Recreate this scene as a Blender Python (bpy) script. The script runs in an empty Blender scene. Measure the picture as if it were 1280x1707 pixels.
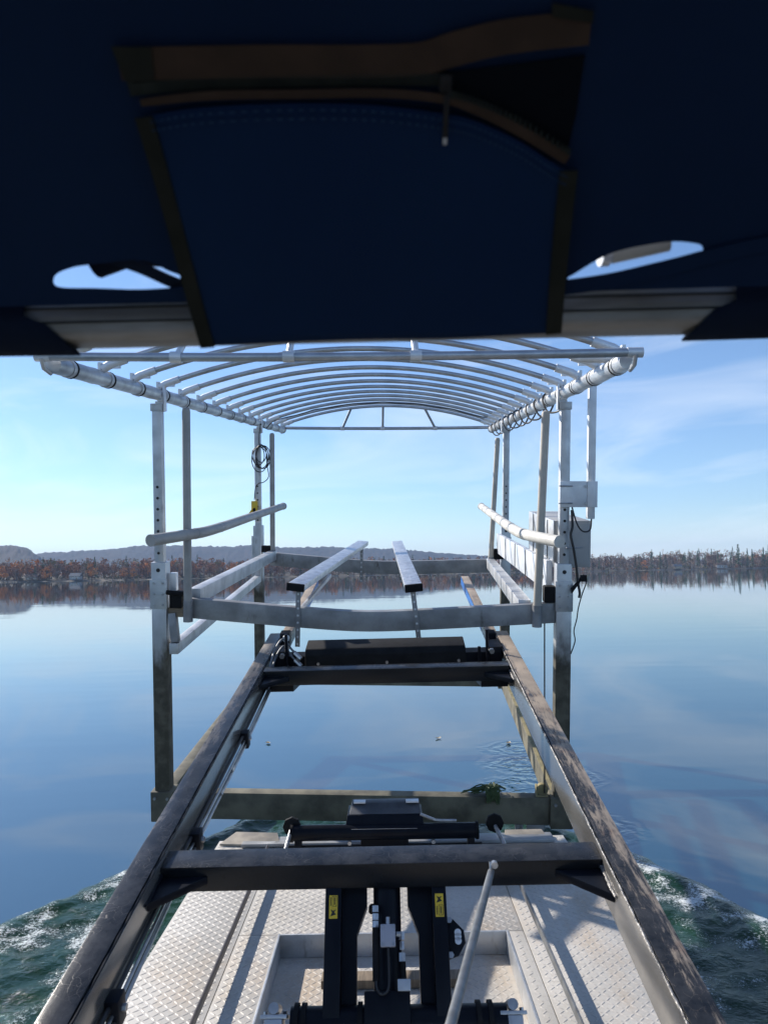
import bpy, bmesh, math, random
from mathutils import Vector, Matrix, noise
random.seed(7)
rad = math.radians
SC = bpy.context.scene
COL = SC.collection
V3 = Vector

# ------------------------------------------------------------------ camera
CAMZ = 2.15
pitch, roll = rad(4.53), rad(1.0)
fwd = V3((0, math.cos(pitch), math.sin(pitch)))
r0 = V3((1, 0, 0)); u0 = r0.cross(fwd)
rt = r0 * math.cos(roll) - u0 * math.sin(roll)
up = r0 * math.sin(roll) + u0 * math.cos(roll)
cam = bpy.data.cameras.new('camera')
camo = bpy.data.objects.new('camera', cam); COL.objects.link(camo)
M = Matrix((rt, up, -fwd)).transposed().to_4x4(); M.translation = (0, 0, CAMZ)
camo.matrix_world = M
cam.sensor_fit = 'HORIZONTAL'; cam.sensor_width = 36; cam.lens = 36 * 1282 / 1280
cam.clip_start = 0.02; cam.clip_end = 30000
cam.dof.use_dof = True; cam.dof.focus_distance = 7.0; cam.dof.aperture_fstop = 10
SC.camera = camo

# ------------------------------------------------------------------ sky and sun
SUN_AZ, SUN_EL = rad(-51.5), rad(32.5)          # from straight ahead, negative to the left
w = bpy.data.worlds.new('World'); SC.world = w; w.use_nodes = True
N, L = w.node_tree.nodes, w.node_tree.links
bg = N['Background']
sky = N.new('ShaderNodeTexSky'); sky.sky_type = 'NISHITA'; sky.sun_disc = False
sky.sun_elevation = SUN_EL; sky.sun_rotation = SUN_AZ
sky.altitude = 300; sky.air_density = 1.0; sky.dust_density = 0.15; sky.ozone_density = 1.3
tc = N.new('ShaderNodeTexCoord'); sx = N.new('ShaderNodeSeparateXYZ')
L.new(tc.outputs['Generated'], sx.inputs[0])
def wm(op, a, b=None):
    n = N.new('ShaderNodeMath'); n.operation = op
    for i, v in enumerate((a, b)):
        if v is None: continue
        if isinstance(v, (int, float)): n.inputs[i].default_value = v
        else: L.new(v, n.inputs[i])
    return n.outputs[0]
zz = wm('ADD', wm('MAXIMUM', sx.outputs[2], 0.0), 0.07)
cx = N.new('ShaderNodeCombineXYZ')
L.new(wm('DIVIDE', sx.outputs[0], zz), cx.inputs[0]); L.new(wm('DIVIDE', sx.outputs[1], zz), cx.inputs[1])
mp = N.new('ShaderNodeMapping'); mp.inputs['Rotation'].default_value = (0, rad(24), rad(10)); mp.inputs['Scale'].default_value = (2.0, 2.0, 10.0)
mp.inputs['Location'].default_value = (3.3, 1.2, 0)
L.new(tc.outputs['Generated'], mp.inputs[0])
n1 = N.new('ShaderNodeTexNoise'); n1.inputs['Scale'].default_value = 1.2; n1.inputs['Detail'].default_value = 6; n1.inputs['Roughness'].default_value = 0.55; n1.inputs['Distortion'].default_value = 1.3
L.new(mp.outputs[0], n1.inputs['Vector'])
rp = N.new('ShaderNodeValToRGB'); rp.color_ramp.elements[0].position = 0.47; rp.color_ramp.elements[1].position = 0.88
L.new(n1.outputs[0], rp.inputs[0])
low = N.new('ShaderNodeMapRange'); low.inputs[1].default_value = 0.085; low.inputs[2].default_value = 0.0; low.inputs[4].default_value = 0.42; low.interpolation_type = 'SMOOTHSTEP'
L.new(sx.outputs[2], low.inputs[0])
n2 = N.new('ShaderNodeTexNoise'); n2.inputs['Scale'].default_value = 2.2; n2.inputs['Detail'].default_value = 3
mp2 = N.new('ShaderNodeMapping'); mp2.inputs['Scale'].default_value = (1, 1, 7); L.new(tc.outputs['Generated'], mp2.inputs[0]); L.new(mp2.outputs[0], n2.inputs['Vector'])
fac = wm('ADD', wm('MULTIPLY', rp.outputs[0], 0.55), wm('MULTIPLY', low.outputs[0], wm('ADD', 0.35, n2.outputs[0])))
mx = N.new('ShaderNodeMix'); mx.data_type = 'RGBA'
L.new(fac, mx.inputs[0]); L.new(sky.outputs[0], mx.inputs[6])
mx.inputs[7].default_value = (10.5, 9.3, 8.0, 1)
tint = N.new('ShaderNodeMix'); tint.data_type = 'RGBA'; tint.blend_type = 'MULTIPLY'; tint.inputs[0].default_value = 1
L.new(mx.outputs[2], tint.inputs[6]); tint.inputs[7].default_value = (0.82, 0.965, 1.17, 1)
L.new(tint.outputs[2], bg.inputs['Color']); bg.inputs['Strength'].default_value = 0.1

sun = bpy.data.lights.new('sun', 'SUN'); sun.energy = 5.0; sun.angle = rad(0.53); sun.color = (1, 0.93, 0.84)
suno = bpy.data.objects.new('sun', sun); COL.objects.link(suno)
sd = V3((math.sin(SUN_AZ) * math.cos(SUN_EL), math.cos(SUN_AZ) * math.cos(SUN_EL), math.sin(SUN_EL)))
suno.rotation_euler = sd.to_track_quat('Z', 'Y').to_euler(); suno.location = (-20, 20, 30)

vs = SC.view_settings
vs.view_transform = 'Standard'; vs.look = 'None'; vs.exposure = 0.5; vs.gamma = 1; vs.use_curve_mapping = False
SC.cycles.max_bounces = 8; SC.cycles.volume_bounces = 0; SC.cycles.use_denoising = True
SC.cycles.sample_clamp_indirect = 6

# ------------------------------------------------------------------ materials
def hexv(c): return (c[0], c[1], c[2], 1)
class NT:
    def __init__(s, name):
        s.m = bpy.data.materials.new(name); s.m.use_nodes = True
        s.n, s.l = s.m.node_tree.nodes, s.m.node_tree.links
        s.b = s.n['Principled BSDF']; s._oc = None
    @property
    def oc(s):
        if s._oc is None: s._oc = s.n.new('ShaderNodeTexCoord').outputs['Object']
        return s._oc
    def link(s, a, b): s.l.new(a, b)
    def mapping(s, scale=(1, 1, 1), rot=(0, 0, 0), src=None):
        m = s.n.new('ShaderNodeMapping'); m.inputs['Scale'].default_value = scale; m.inputs['Rotation'].default_value = rot
        s.l.new(src or s.oc, m.inputs[0]); return m.outputs[0]
    def noise(s, scale, detail=4, rough=0.55, vec=None, dist=0.0):
        n = s.n.new('ShaderNodeTexNoise'); n.inputs['Scale'].default_value = scale; n.inputs['Detail'].default_value = detail
        n.inputs['Roughness'].default_value = rough; n.inputs['Distortion'].default_value = dist
        s.l.new(vec or s.oc, n.inputs['Vector']); return n.outputs[0]
    def ramp(s, v, lo, hi):
        n = s.n.new('ShaderNodeMapRange'); n.inputs[1].default_value = lo; n.inputs[2].default_value = hi; n.interpolation_type = 'SMOOTHSTEP'
        s.l.new(v, n.inputs[0]); return n.outputs[0]
    def math(s, op, a, b=None):
        n = s.n.new('ShaderNodeMath'); n.operation = op; n.use_clamp = False
        for i, v in enumerate((a, b)):
            if v is None: continue
            if isinstance(v, (int, float)): n.inputs[i].default_value = v
            else: s.l.new(v, n.inputs[i])
        return n.outputs[0]
    def mix(s, f, a, b):
        n = s.n.new('ShaderNodeMix'); n.data_type = 'RGBA'
        for i, v in ((0, f), (6, a), (7, b)):
            if isinstance(v, (int, float)): n.inputs[i].default_value = v
            elif isinstance(v, tuple): n.inputs[i].default_value = hexv(v)
            else: s.l.new(v, n.inputs[i])
        return n.outputs[2]
    def xyz(s, src=None):
        n = s.n.new('ShaderNodeSeparateXYZ'); s.l.new(src or s.oc, n.inputs[0]); return n.outputs
    def bump(s, h, strength, dist):
        n = s.n.new('ShaderNodeBump'); n.inputs['Strength'].default_value = strength; n.inputs['Distance'].default_value = dist
        s.l.new(h, n.inputs['Height']); s.l.new(n.outputs[0], s.b.inputs['Normal']); return n
    def set(s, **k):
        for a, v in k.items():
            i = s.b.inputs[a.replace('_', ' ')]
            if isinstance(v, (int, float)): i.default_value = v
            elif isinstance(v, tuple): i.default_value = hexv(v)
            else: s.l.new(v, i)
        return s

def simple(name, c1, c2, scale=6, metallic=0.0, rough=0.5, rough2=None, bump=0.0, bscale=40, bdist=0.004, stretch=(1, 1, 1), detail=5, spec=0.5):
    t = NT(name); v = t.mapping(stretch)
    n = t.noise(scale, detail, vec=v)
    t.set(Base_Color=t.mix(t.ramp(n, 0.32, 0.68), c1, c2), Metallic=metallic, Specular_IOR_Level=spec)
    if rough2 is None: t.set(Roughness=rough)
    else:
        q = t.n.new('ShaderNodeMapRange'); q.inputs[3].default_value = rough; q.inputs[4].default_value = rough2
        t.link(t.noise(scale * 2.3, 4), q.inputs[0]); t.set(Roughness=q.outputs[0])
    if bump: t.bump(t.noise(bscale, 3), bump, bdist)
    return t.m

def alu(name, c=(0.60, 0.615, 0.63), c2=(0.42, 0.43, 0.44), dirt=(0.16, 0.14, 0.11), metallic=0.75, rough=0.42, amount=0.6):
    t = NT(name)
    a = t.mix(t.ramp(t.noise(5, 6), 0.3, 0.7), c, c2)
    d = t.ramp(t.noise(9, 8, 0.7, vec=t.mapping((1, 1, 0.35))), 0.58, 0.74)
    d = t.math('MULTIPLY', d, amount)
    t.set(Base_Color=t.mix(d, a, dirt), Metallic=metallic)
    q = t.n.new('ShaderNodeMapRange'); q.inputs[3].default_value = rough - 0.1; q.inputs[4].default_value = rough + 0.2
    t.link(t.noise(14, 5), q.inputs[0]); t.set(Roughness=q.outputs[0])
    t.bump(t.noise(45, 4), 0.3, 0.005)
    return t.m
M_ALU = alu('weathered_aluminium')
M_ALUW = alu('white_aluminium', (0.74, 0.76, 0.78), (0.6, 0.62, 0.64), (0.3, 0.29, 0.27), 0.45, 0.4, 0.4)
M_WRAP = alu('foil_wrapped_aluminium', (0.66, 0.68, 0.70), (0.36, 0.38, 0.40), (0.14, 0.13, 0.12), 0.6, 0.34, 0.7)
M_ALUD = alu('dirty_aluminium', (0.36, 0.37, 0.38), (0.22, 0.225, 0.23), (0.07, 0.062, 0.05), 0.6, 0.5, 0.9)
M_TUBE = alu('canopy_tube_aluminium', (0.5, 0.52, 0.55), (0.36, 0.38, 0.41), (0.14, 0.13, 0.12), 0.8, 0.36, 0.3)

def stained_post():
    t = NT('post_with_waterline_stain')
    a = t.mix(t.ramp(t.noise(4, 6), 0.3, 0.7), (0.58, 0.6, 0.62), (0.42, 0.43, 0.45))
    z = t.xyz()[2]
    zn = t.math('ADD', z, t.math('MULTIPLY', t.noise(7, 6, 0.65, vec=t.mapping((1, 1, 0.5))), 0.55))
    f = t.ramp(zn, 1.52, 1.30)
    f2 = t.ramp(zn, 1.75, 1.45)
    ol = t.mix(t.ramp(t.noise(13, 6), 0.35, 0.7), (0.055, 0.05, 0.036), (0.12, 0.11, 0.08))
    c = t.mix(t.math('MULTIPLY', f2, 0.35), a, (0.2, 0.19, 0.16))
    t.set(Base_Color=t.mix(f, c, ol), Metallic=t.math('SUBTRACT', 0.7, t.math('MULTIPLY', f, 0.65)), Roughness=t.math('ADD', 0.42, t.math('MULTIPLY', f, 0.3)))
    t.bump(t.noise(70, 4), 0.2, 0.003)
    return t.m
M_POST = stained_post()
M_BASE = simple('algae_stained_base', (0.085, 0.08, 0.06), (0.19, 0.175, 0.125), 5, 0.15, 0.6, 0.8, 0.3, 60, 0.003)
M_BASETOP = simple('dry_algae_yellow', (0.30, 0.25, 0.12), (0.19, 0.165, 0.09), 9, 0.0, 0.8)
M_PVC = simple('tan_pvc', (0.50, 0.46, 0.39), (0.38, 0.35, 0.3), 5, 0.0, 0.45, 0.6, 0.05)
M_PVCG = simple('grey_pvc', (0.36, 0.35, 0.33), (0.27, 0.265, 0.25), 5, 0.0, 0.45, 0.6, 0.05)
M_PVCW = simple('white_pvc', (0.66, 0.64, 0.58), (0.5, 0.48, 0.43), 7, 0.0, 0.4, 0.6, 0.05)
M_BLACK = simple('black_painted_steel', (0.003, 0.004, 0.008), (0.006, 0.008, 0.013), 8, 0.0, 0.28, 0.5, 0.12, 90, 0.002, spec=0.16)
M_GLOSS = simple('glossy_black_plate', (0.26, 0.25, 0.235), (0.36, 0.345, 0.32), 3, 0.75, 0.13, 0.3, 0.05, 25, 0.004)
M_RUBBER = simple('black_rubber', (0.006, 0.006, 0.007), (0.012, 0.012, 0.013), 10, 0.0, 0.6, 0.8, 0.2, 60, spec=0.16)
M_CABLE = simple('black_cable', (0.012, 0.012, 0.013), (0.02, 0.02, 0.022), 8, 0, 0.5)
M_STEEL = simple('bright_steel', (0.5, 0.5, 0.5), (0.36, 0.36, 0.37), 20, 0.9, 0.25, 0.45)
M_GALV = simple('galvanised_rod', (0.20, 0.21, 0.22), (0.13, 0.135, 0.14), 14, 0.7, 0.4, 0.6)
M_GREY = simple('grey_painted_box', (0.42, 0.42, 0.41), (0.36, 0.36, 0.355), 3, 0.0, 0.45, 0.55)
M_JBOX = simple('junction_box_grey', (0.38, 0.38, 0.42), (0.33, 0.33, 0.37), 8, 0.1, 0.45)
M_YELLOW = simple('yellow_plastic', (0.72, 0.5, 0.03), (0.6, 0.4, 0.03), 30, 0.0, 0.45)
M_LABEL = simple('label_black_print', (0.012, 0.012, 0.01), (0.02, 0.02, 0.015), 30, 0.0, 0.6)
M_WOOD = simple('weathered_wood', (0.30, 0.235, 0.16), (0.19, 0.145, 0.1), 6, 0.0, 0.75, None, 0.4, 30, 0.004, (1, 12, 12))
M_RIBWOOD = simple('brown_wood', (0.21, 0.16, 0.11), (0.13, 0.1, 0.07), 6, 0.0, 0.8, None, 0.5, 40, 0.004, (25, 2, 2))
M_BLUE = simple('fork_reflection_blue', (0.02, 0.13, 0.48), (0.03, 0.19, 0.56), 12, 0.1, 0.35)  # bluish reflection on the fork side, put into its colour
M_DARKHOLE = simple('hole_shadow_black', (0.02, 0.02, 0.022), (0.03, 0.03, 0.03), 10, 0.0, 0.8)
M_BEADALU = simple('weld_bead', (0.33, 0.32, 0.31), (0.14, 0.14, 0.14), 60, 0.8, 0.35, 0.6, 0.8, 90, 0.006)

def worn_arm(name, fw, lo, hi, c1, c2, yfade):
    """black paint rubbed through to bare, dusty metal on the top face, scratched along its length"""
    t = NT(name)
    g = t.n.new('ShaderNodeTexCoord').outputs['Normal']
    nz = t.ramp(t.xyz(g)[2], 0.6, 0.95)
    big = t.noise(3.0, 8, 0.7, vec=t.mapping((2.2, 1.0, 1)))
    fine = t.noise(48, 9, 0.8, vec=t.mapping((1.0, 0.10, 1), rot=(0, 0, rad(8))), dist=0.5)
    xed = t.math('MULTIPLY', t.math('SUBTRACT', t.math('ABSOLUTE', t.xyz()[0]), 0.855), 2.2)
    yy = t.math('MULTIPLY', t.xyz()[1], yfade)
    s = t.math('ADD', t.math('ADD', t.math('MULTIPLY', big, 0.55), t.math('SUBTRACT', t.math('MULTIPLY', fine, fw), fw * 0.5 - 0.25)), t.math('ADD', xed, yy))
    wear = t.ramp(s, lo, hi)
    vo = t.n.new('ShaderNodeTexVoronoi'); vo.feature = 'DISTANCE_TO_EDGE'; vo.inputs['Scale'].default_value = 9
    wv = t.n.new('ShaderNodeVectorMath'); wv.operation = 'ADD'
    t.link(t.mapping((2.2, 0.55, 1), rot=(0, 0, rad(17))), wv.inputs[0])
    nn = t.n.new('ShaderNodeTexNoise'); nn.inputs['Scale'].default_value = 5; t.link(t.oc, nn.inputs['Vector']); t.link(nn.outputs['Color'], wv.inputs[1])
    t.link(wv.outputs[0], vo.inputs['Vector'])
    scr = t.math('MULTIPLY', t.ramp(vo.outputs[0], 0.009, 0.002), t.ramp(t.noise(7, 3), 0.4, 0.6))
    wear = t.math('MAXIMUM', wear, t.math('MULTIPLY', scr, 0.4))
    f = t.math('MULTIPLY', wear, t.math('ADD', 0.06, t.math('MULTIPLY', nz, 0.94)))
    bare = t.mix(t.ramp(t.noise(4.5, 5), 0.35, 0.65), c1, c2)
    bare = t.mix(t.math('MULTIPLY', t.ramp(t.noise(8, 5), 0.55, 0.7), 0.5), bare, (0.2, 0.09, 0.05))
    dustf = t.math('MULTIPLY', nz, t.ramp(t.noise(10, 6, 0.7), 0.3, 0.8))
    paint = t.mix(t.math('MULTIPLY', dustf, 0.38), (0.006, 0.008, 0.011), (0.11, 0.11, 0.115))
    t.set(Specular_IOR_Level=0.3, Base_Color=t.mix(f, paint, bare), Metallic=t.math('MULTIPLY', f, 0.35), Roughness=t.math('ADD', 0.24, t.math('MULTIPLY', f, 0.28)))
    t.bump(t.math('ADD', fine, t.math('MULTIPLY', f, 0.5)), 0.2, 0.003)
    return t.m
M_ARML = worn_arm('left_arm_worn_paint', 0.55, 0.31, 0.66, (0.36, 0.31, 0.26), (0.24, 0.225, 0.21), 0.095)
M_ARMR = worn_arm('right_arm_worn_paint', 1.05, 0.24, 0.44, (0.47, 0.375, 0.28), (0.33, 0.27, 0.21), 0.078)
M_XBEAM = worn_arm('cross_beam_worn_paint', 0.6, 0.9, 1.5, (0.2, 0.19, 0.18), (0.14, 0.14, 0.14), 0.0)

def deck_mat(name, stain=0.75):
    t = NT(name)
    base = t.mix(t.ramp(t.noise(2.2, 5), 0.3, 0.7), (0.51, 0.485, 0.445), (0.41, 0.39, 0.355))
    st = t.math('MULTIPLY', t.ramp(t.noise(1.6, 6, 0.65, vec=t.mapping((1.6, 0.7, 1))), 0.5, 0.72), stain)
    c = t.mix(st, base, (0.42, 0.33, 0.24))
    gr = t.ramp(t.noise(38, 5, 0.7), 0.48, 0.72)
    c = t.mix(t.math('MULTIPLY', gr, 0.35), c, (0.26, 0.24, 0.21))
    t.set(Base_Color=c, Metallic=0.12, Roughness=t.math('ADD', 0.55, t.math('MULTIPLY', st, 0.2)))
    t.bump(t.noise(120, 3), 0.12, 0.002)
    return t.m
M_DECK = deck_mat('diamond_plate_aluminium')
M_DECKL = deck_mat('scuffed_lug_aluminium', 0.35)
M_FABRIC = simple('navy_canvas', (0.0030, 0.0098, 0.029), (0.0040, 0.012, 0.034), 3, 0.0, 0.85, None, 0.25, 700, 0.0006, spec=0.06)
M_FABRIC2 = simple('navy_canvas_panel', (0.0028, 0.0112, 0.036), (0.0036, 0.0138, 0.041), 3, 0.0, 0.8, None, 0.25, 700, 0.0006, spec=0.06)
M_BIND = simple('olive_binding', (0.009, 0.010, 0.008), (0.014, 0.0145, 0.012), 20, 0.0, 0.85, None, 0.3, 500, 0.0006, spec=0.06)
M_TAPE = simple('brown_zipper_tape', (0.034, 0.022, 0.016), (0.026, 0.0175, 0.013), 30, 0.0, 0.85, None, 0.3, 600, 0.0006, spec=0.06)
M_TEETH = simple('dark_zipper_teeth', (0.007, 0.010, 0.010), (0.012, 0.015, 0.013), 60, 0.0, 0.7, spec=0.1)
M_VOID = simple('pocket_shade_black', (0.0015, 0.002, 0.004), (0.002, 0.003, 0.005), 5, 0.0, 0.95, spec=0.06)  # near-black standing in for shade inside the open pocket
M_THREAD = simple('blue_thread', (0.010, 0.024, 0.055), (0.013, 0.03, 0.065), 50, 0.0, 0.8, spec=0.06)
M_SLEEVE = simple('navy_sleeve_canvas', (0.004, 0.007, 0.016), (0.006, 0.010, 0.02), 6, 0.0, 0.85, None, 0.4, 500, 0.0008, spec=0.06)
M_RAIL = simple('tarnished_rail', (0.05, 0.042, 0.045), (0.09, 0.075, 0.07), 12, 0.3, 0.5)
M_BOWP = simple('scuffed_bow_plate', (0.36, 0.32, 0.26), (0.22, 0.2, 0.17), 9, 0.2, 0.5, 0.7, 0.3, 40)
M_HOODSHEEN = simple('hood_sheen_grey', (0.10, 0.105, 0.115), (0.06, 0.064, 0.07), 8, 0.2, 0.4, 0.6)  # grey lightened to paint the reflection on the winch hood
M_BUNK = simple('bright_tread_aluminium', (0.72, 0.73, 0.74), (0.5, 0.51, 0.52), 16, 0.8, 0.26, 0.5, 0.9, 34, 0.012)
M_LEAF = simple('floating_leaf', (0.5, 0.46, 0.36), (0.36, 0.3, 0.2), 40, 0, 0.6)
M_WEED = simple('water_weed_green', (0.03, 0.06, 0.02), (0.06, 0.09, 0.03), 30, 0, 0.7)

# ------------------------------------------------------------------ mesh helpers
class MB:
    def __init__(s): s.v, s.f, s.mi = [], [], []
    def face(s, idx, m=0): s.f.append(idx); s.mi.append(m)
    def box(s, x0, x1, y0, y1, z0, z1, m=0):
        b = len(s.v)
        s.v += [(x0, y0, z0), (x1, y0, z0), (x1, y1, z0), (x0, y1, z0), (x0, y0, z1), (x1, y0, z1), (x1, y1, z1), (x0, y1, z1)]
        for f in ((0, 3, 2, 1), (4, 5, 6, 7), (0, 1, 5, 4), (1, 2, 6, 5), (2, 3, 7, 6), (3, 0, 4, 7)): s.face([b + i for i in f], m)
        return s
    def beam(s, p, q, wd, h, upv=(0, 0, 1), m=0):
        p, q = V3(p), V3(q); d = (q - p).normalized(); sd_ = d.cross(V3(upv)).normalized(); u = sd_.cross(d)
        b = len(s.v)
        for e in (p, q):
            for a, c in ((-1, -1), (1, -1), (1, 1), (-1, 1)): s.v.append(tuple(e + sd_ * (a * wd / 2) + u * (c * h / 2)))
        for f in ((0, 1, 2, 3), (7, 6, 5, 4), (0, 4, 5, 1), (1, 5, 6, 2), (2, 6, 7, 3), (3, 7, 4, 0)): s.face([b + i for i in f], m)
        return s
    def tube(s, pts, r, n=14, caps=True, m=0):
        pts = [V3(p) for p in pts]; k = len(pts); b = len(s.v)
        rr = r if isinstance(r, (list, tuple)) else [r] * k
        tang = [(pts[min(i + 1, k - 1)] - pts[max(i - 1, 0)]).normalized() for i in range(k)]
        ref = V3((0, 0, 1)) if abs(tang[0].z) < 0.9 else V3((1, 0, 0))
        a = tang[0].cross(ref).normalized()
        for i in range(k):
            a = (a - tang[i] * a.dot(tang[i])).normalized(); c = tang[i].cross(a)
            for j in range(n):
                t = 2 * math.pi * j / n
                s.v.append(tuple(pts[i] + (a * math.cos(t) + c * math.sin(t)) * rr[i]))
        for i in range(k - 1):
            for j in range(n):
                s.face([b + i * n + j, b + i * n + (j + 1) % n, b + (i + 1) * n + (j + 1) % n, b + (i + 1) * n + j], m)
        if caps:
            s.face([b + j for j in reversed(range(n))], m); s.face([b + (k - 1) * n + j for j in range(n)], m)
        return s
    def prism(s, pts, off, m=0):
        """closed outline of 3-D points extruded by vector off"""
        off = V3(off); b = len(s.v); n = len(pts)
        s.v += [tuple(p) for p in pts] + [tuple(V3(p) + off) for p in pts]
        s.face([b + i for i in range(n)], m); s.face([b + n + i for i in reversed(range(n))], m)
        for i in range(n):
            j = (i + 1) % n; s.face([b + i, b + n + i, b + n + j, b + j], m)
        return s
    def grid(s, P, nx, ny, m=0):
        """P(i,j) -> point"""
        b = len(s.v)
        for j in range(ny):
            for i in range(nx): s.v.append(tuple(P(i, j)))
        for j in range(ny - 1):
            for i in range(nx - 1): s.face([b + j * nx + i, b + j * nx + i + 1, b + (j + 1) * nx + i + 1, b + (j + 1) * nx + i], m)
        return s
    def mesh(s, name, mats, bevel=0, smooth=True, fix=True):
        me = bpy.data.meshes.new(name); me.from_pydata(s.v, [], s.f)
        if not isinstance(mats, (list, tuple)): mats = [mats]
        for m in mats: me.materials.append(m)
        me.polygons.foreach_set('material_index', s.mi)
        if bevel or fix:
            bm = bmesh.new(); bm.from_mesh(me)
            if fix: bmesh.ops.recalc_face_normals(bm, faces=bm.faces)
            if bevel:
                es = [e for e in bm.edges if len(e.link_faces) == 2 and e.calc_face_angle(0) > 0.6]
                bmesh.ops.bevel(bm, geom=es, offset=bevel, segments=2, profile=0.6, affect='EDGES', clamp_overlap=True)
            bm.to_mesh(me); bm.free()
        if smooth:
            me.polygons.foreach_set('use_smooth', [True] * len(me.polygons)); me.set_sharp_from_angle(angle=rad(35))
        me.update(); return me
    def build(s, name, mats, parent=None, bevel=0, smooth=True, fix=True, kind=None):
        o = bpy.data.objects.new(name, s.mesh(name, mats, bevel, smooth, fix)); COL.objects.link(o)
        if parent: o.parent = parent
        if kind: o['kind'] = kind
        return o
def link(name, me, parent=None, loc=None, rot=None, scale=None):
    o = bpy.data.objects.new(name, me); COL.objects.link(o)
    if parent: o.parent = parent
    if loc is not None: o.location = loc
    if rot is not None: o.rotation_euler = rot
    if scale is not None: o.scale = scale
    return o
def empty(name, loc=(0, 0, 0), rot=(0, 0, 0)):
    o = bpy.data.objects.new(name, None); COL.objects.link(o); o.location = loc; o.rotation_euler = rot; o.empty_display_size = 0.2
    return o
def tag(o, label, cat, group=None):
    o['label'] = label; o['category'] = cat
    if group: o['group'] = group
    return o
def struct(o): o['kind'] = 'structure'; return o
def bez(pts, n=8):
    """Catmull-Rom through points"""
    P = [V3(p) for p in pts]; out = []
    for i in range(len(P) - 1):
        a, b_, c, d = P[max(i - 1, 0)], P[i], P[i + 1], P[min(i + 2, len(P) - 1)]
        for k in range(n):
            t = k / n
            out.append(0.5 * ((2 * b_) + (c - a) * t + (2 * a - 5 * b_ + 4 * c - d) * t * t + (3 * b_ - a - 3 * c + d) * t ** 3))
    out.append(P[-1]); return out

# ------------------------------------------------------------------ lake
def water_mat():
    t = NT('lake_water')
    pos = t.n.new('ShaderNodeNewGeometry').outputs['Position']
    h1 = t.noise(0.9, 2, 0.5, vec=t.mapping((0.55, 1.25, 1), src=pos))
    h2 = t.noise(0.17, 3, 0.5, vec=t.mapping((0.5, 1.4, 1), src=pos))
    h = t.math('ADD', t.math('MULTIPLY', h1, 0.0016), t.math('MULTIPLY', h2, 0.0065))
    sp = t.xyz(pos)
    # rings where drips from the lift fall back into the lake
    nz = t.noise(2.6, 3, 0.6, vec=pos)
    for (x, y, k, rr, amp) in ((1.55, 9.5, 42, 0.55, 0.0022), (1.5, 8.75, 36, 0.6, 0.003), (1.72, 8.2, 40, 0.65, 0.003), (1.3, 7.9, 38, 0.55, 0.0022), (1.6, 6.6, 40, 0.6, 0.003)):
        dx = t.math('SUBTRACT', sp[0], x); dy = t.math('SUBTRACT', sp[1], y)
        d = t.math('SQRT', t.math('ADD', t.math('MULTIPLY', dx, dx), t.math('MULTIPLY', dy, dy)))
        wv = t.math('SINE', t.math('ADD', t.math('MULTIPLY', d, k), t.math('MULTIPLY', nz, 20)))
        fall = t.ramp(d, rr, rr * 0.3)
        h = t.math('ADD', h, t.math('MULTIPLY', t.math('MULTIPLY', wv, fall), amp))
    bp = t.bump(h, 1.0, 1.0)
    body = t.mix(t.ramp(t.noise(0.05, 2, vec=pos), 0.3, 0.7), (0.003, 0.032, 0.046), (0.0035, 0.035, 0.05))
    t.set(Base_Color=body, Roughness=0.02, IOR=2.8, Specular_IOR_Level=0.5)
    return t.m
M_WATER = water_mat()
mb = MB(); mb.grid(lambda i, j: (-6000 + 12000 * i / 12, -2300 + 8200 * j / 8, 0), 13, 9)
struct(mb.build('lake', M_WATER, smooth=False, fix=False))

# churned bow wake round the barge
def wake_mat():
    t = NT('churned_green_water')
    at = t.n.new('ShaderNodeAttribute'); at.attribute_name = 'foam'
    pos = t.n.new('ShaderNodeNewGeometry').outputs['Position']
    fn = t.noise(60, 8, 0.82, vec=pos)
    fo = t.ramp(t.math('ADD', t.math('MULTIPLY', at.outputs['Fac'], 0.9), t.math('MULTIPLY', fn, 0.95)), 0.945, 1.06)
    deep = t.mix(t.ramp(t.noise(2.3, 4, vec=pos), 0.35, 0.7), (0.005, 0.026, 0.011), (0.012, 0.044, 0.020))
    t.set(Base_Color=t.mix(fo, deep, (0.68, 0.72, 0.72)), Roughness=t.math('ADD', 0.06, t.math('MULTIPLY', fo, 0.5)), IOR=1.33, Specular_IOR_Level=0.32)
    t.bump(t.math('ADD', t.noise(16, 5, 0.65, vec=pos), t.math('MULTIPLY', fo, 0.3)), 0.5, 0.03)
    return t.m
M_WAKE = wake_mat()
def wake_half(x_at, y):  # half width of the wake at y
    for (y0, x0), (y1, x1) in zip(x_at[:-1], x_at[1:]):
        if y0 <= y <= y1: return x0 + (x1 - x0) * (y - y0) / (y1 - y0)
    return x_at[-1][1]
LE = [(-3, 5.4), (0, 4.55), (3, 3.35), (4, 2.9), (4.96, 2.43), (5.75, 1.98), (6.62, 1.43), (7.0, 1.22), (7.2, 0.85), (7.3, 0.35)]
RE = [(-3, 5.2), (0, 4.3), (3, 3.05), (4, 2.66), (4.87, 2.29), (5.92, 1.86), (6.62, 1.38), (7.0, 1.15), (7.2, 0.8), (7.3, 0.35)]
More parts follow.
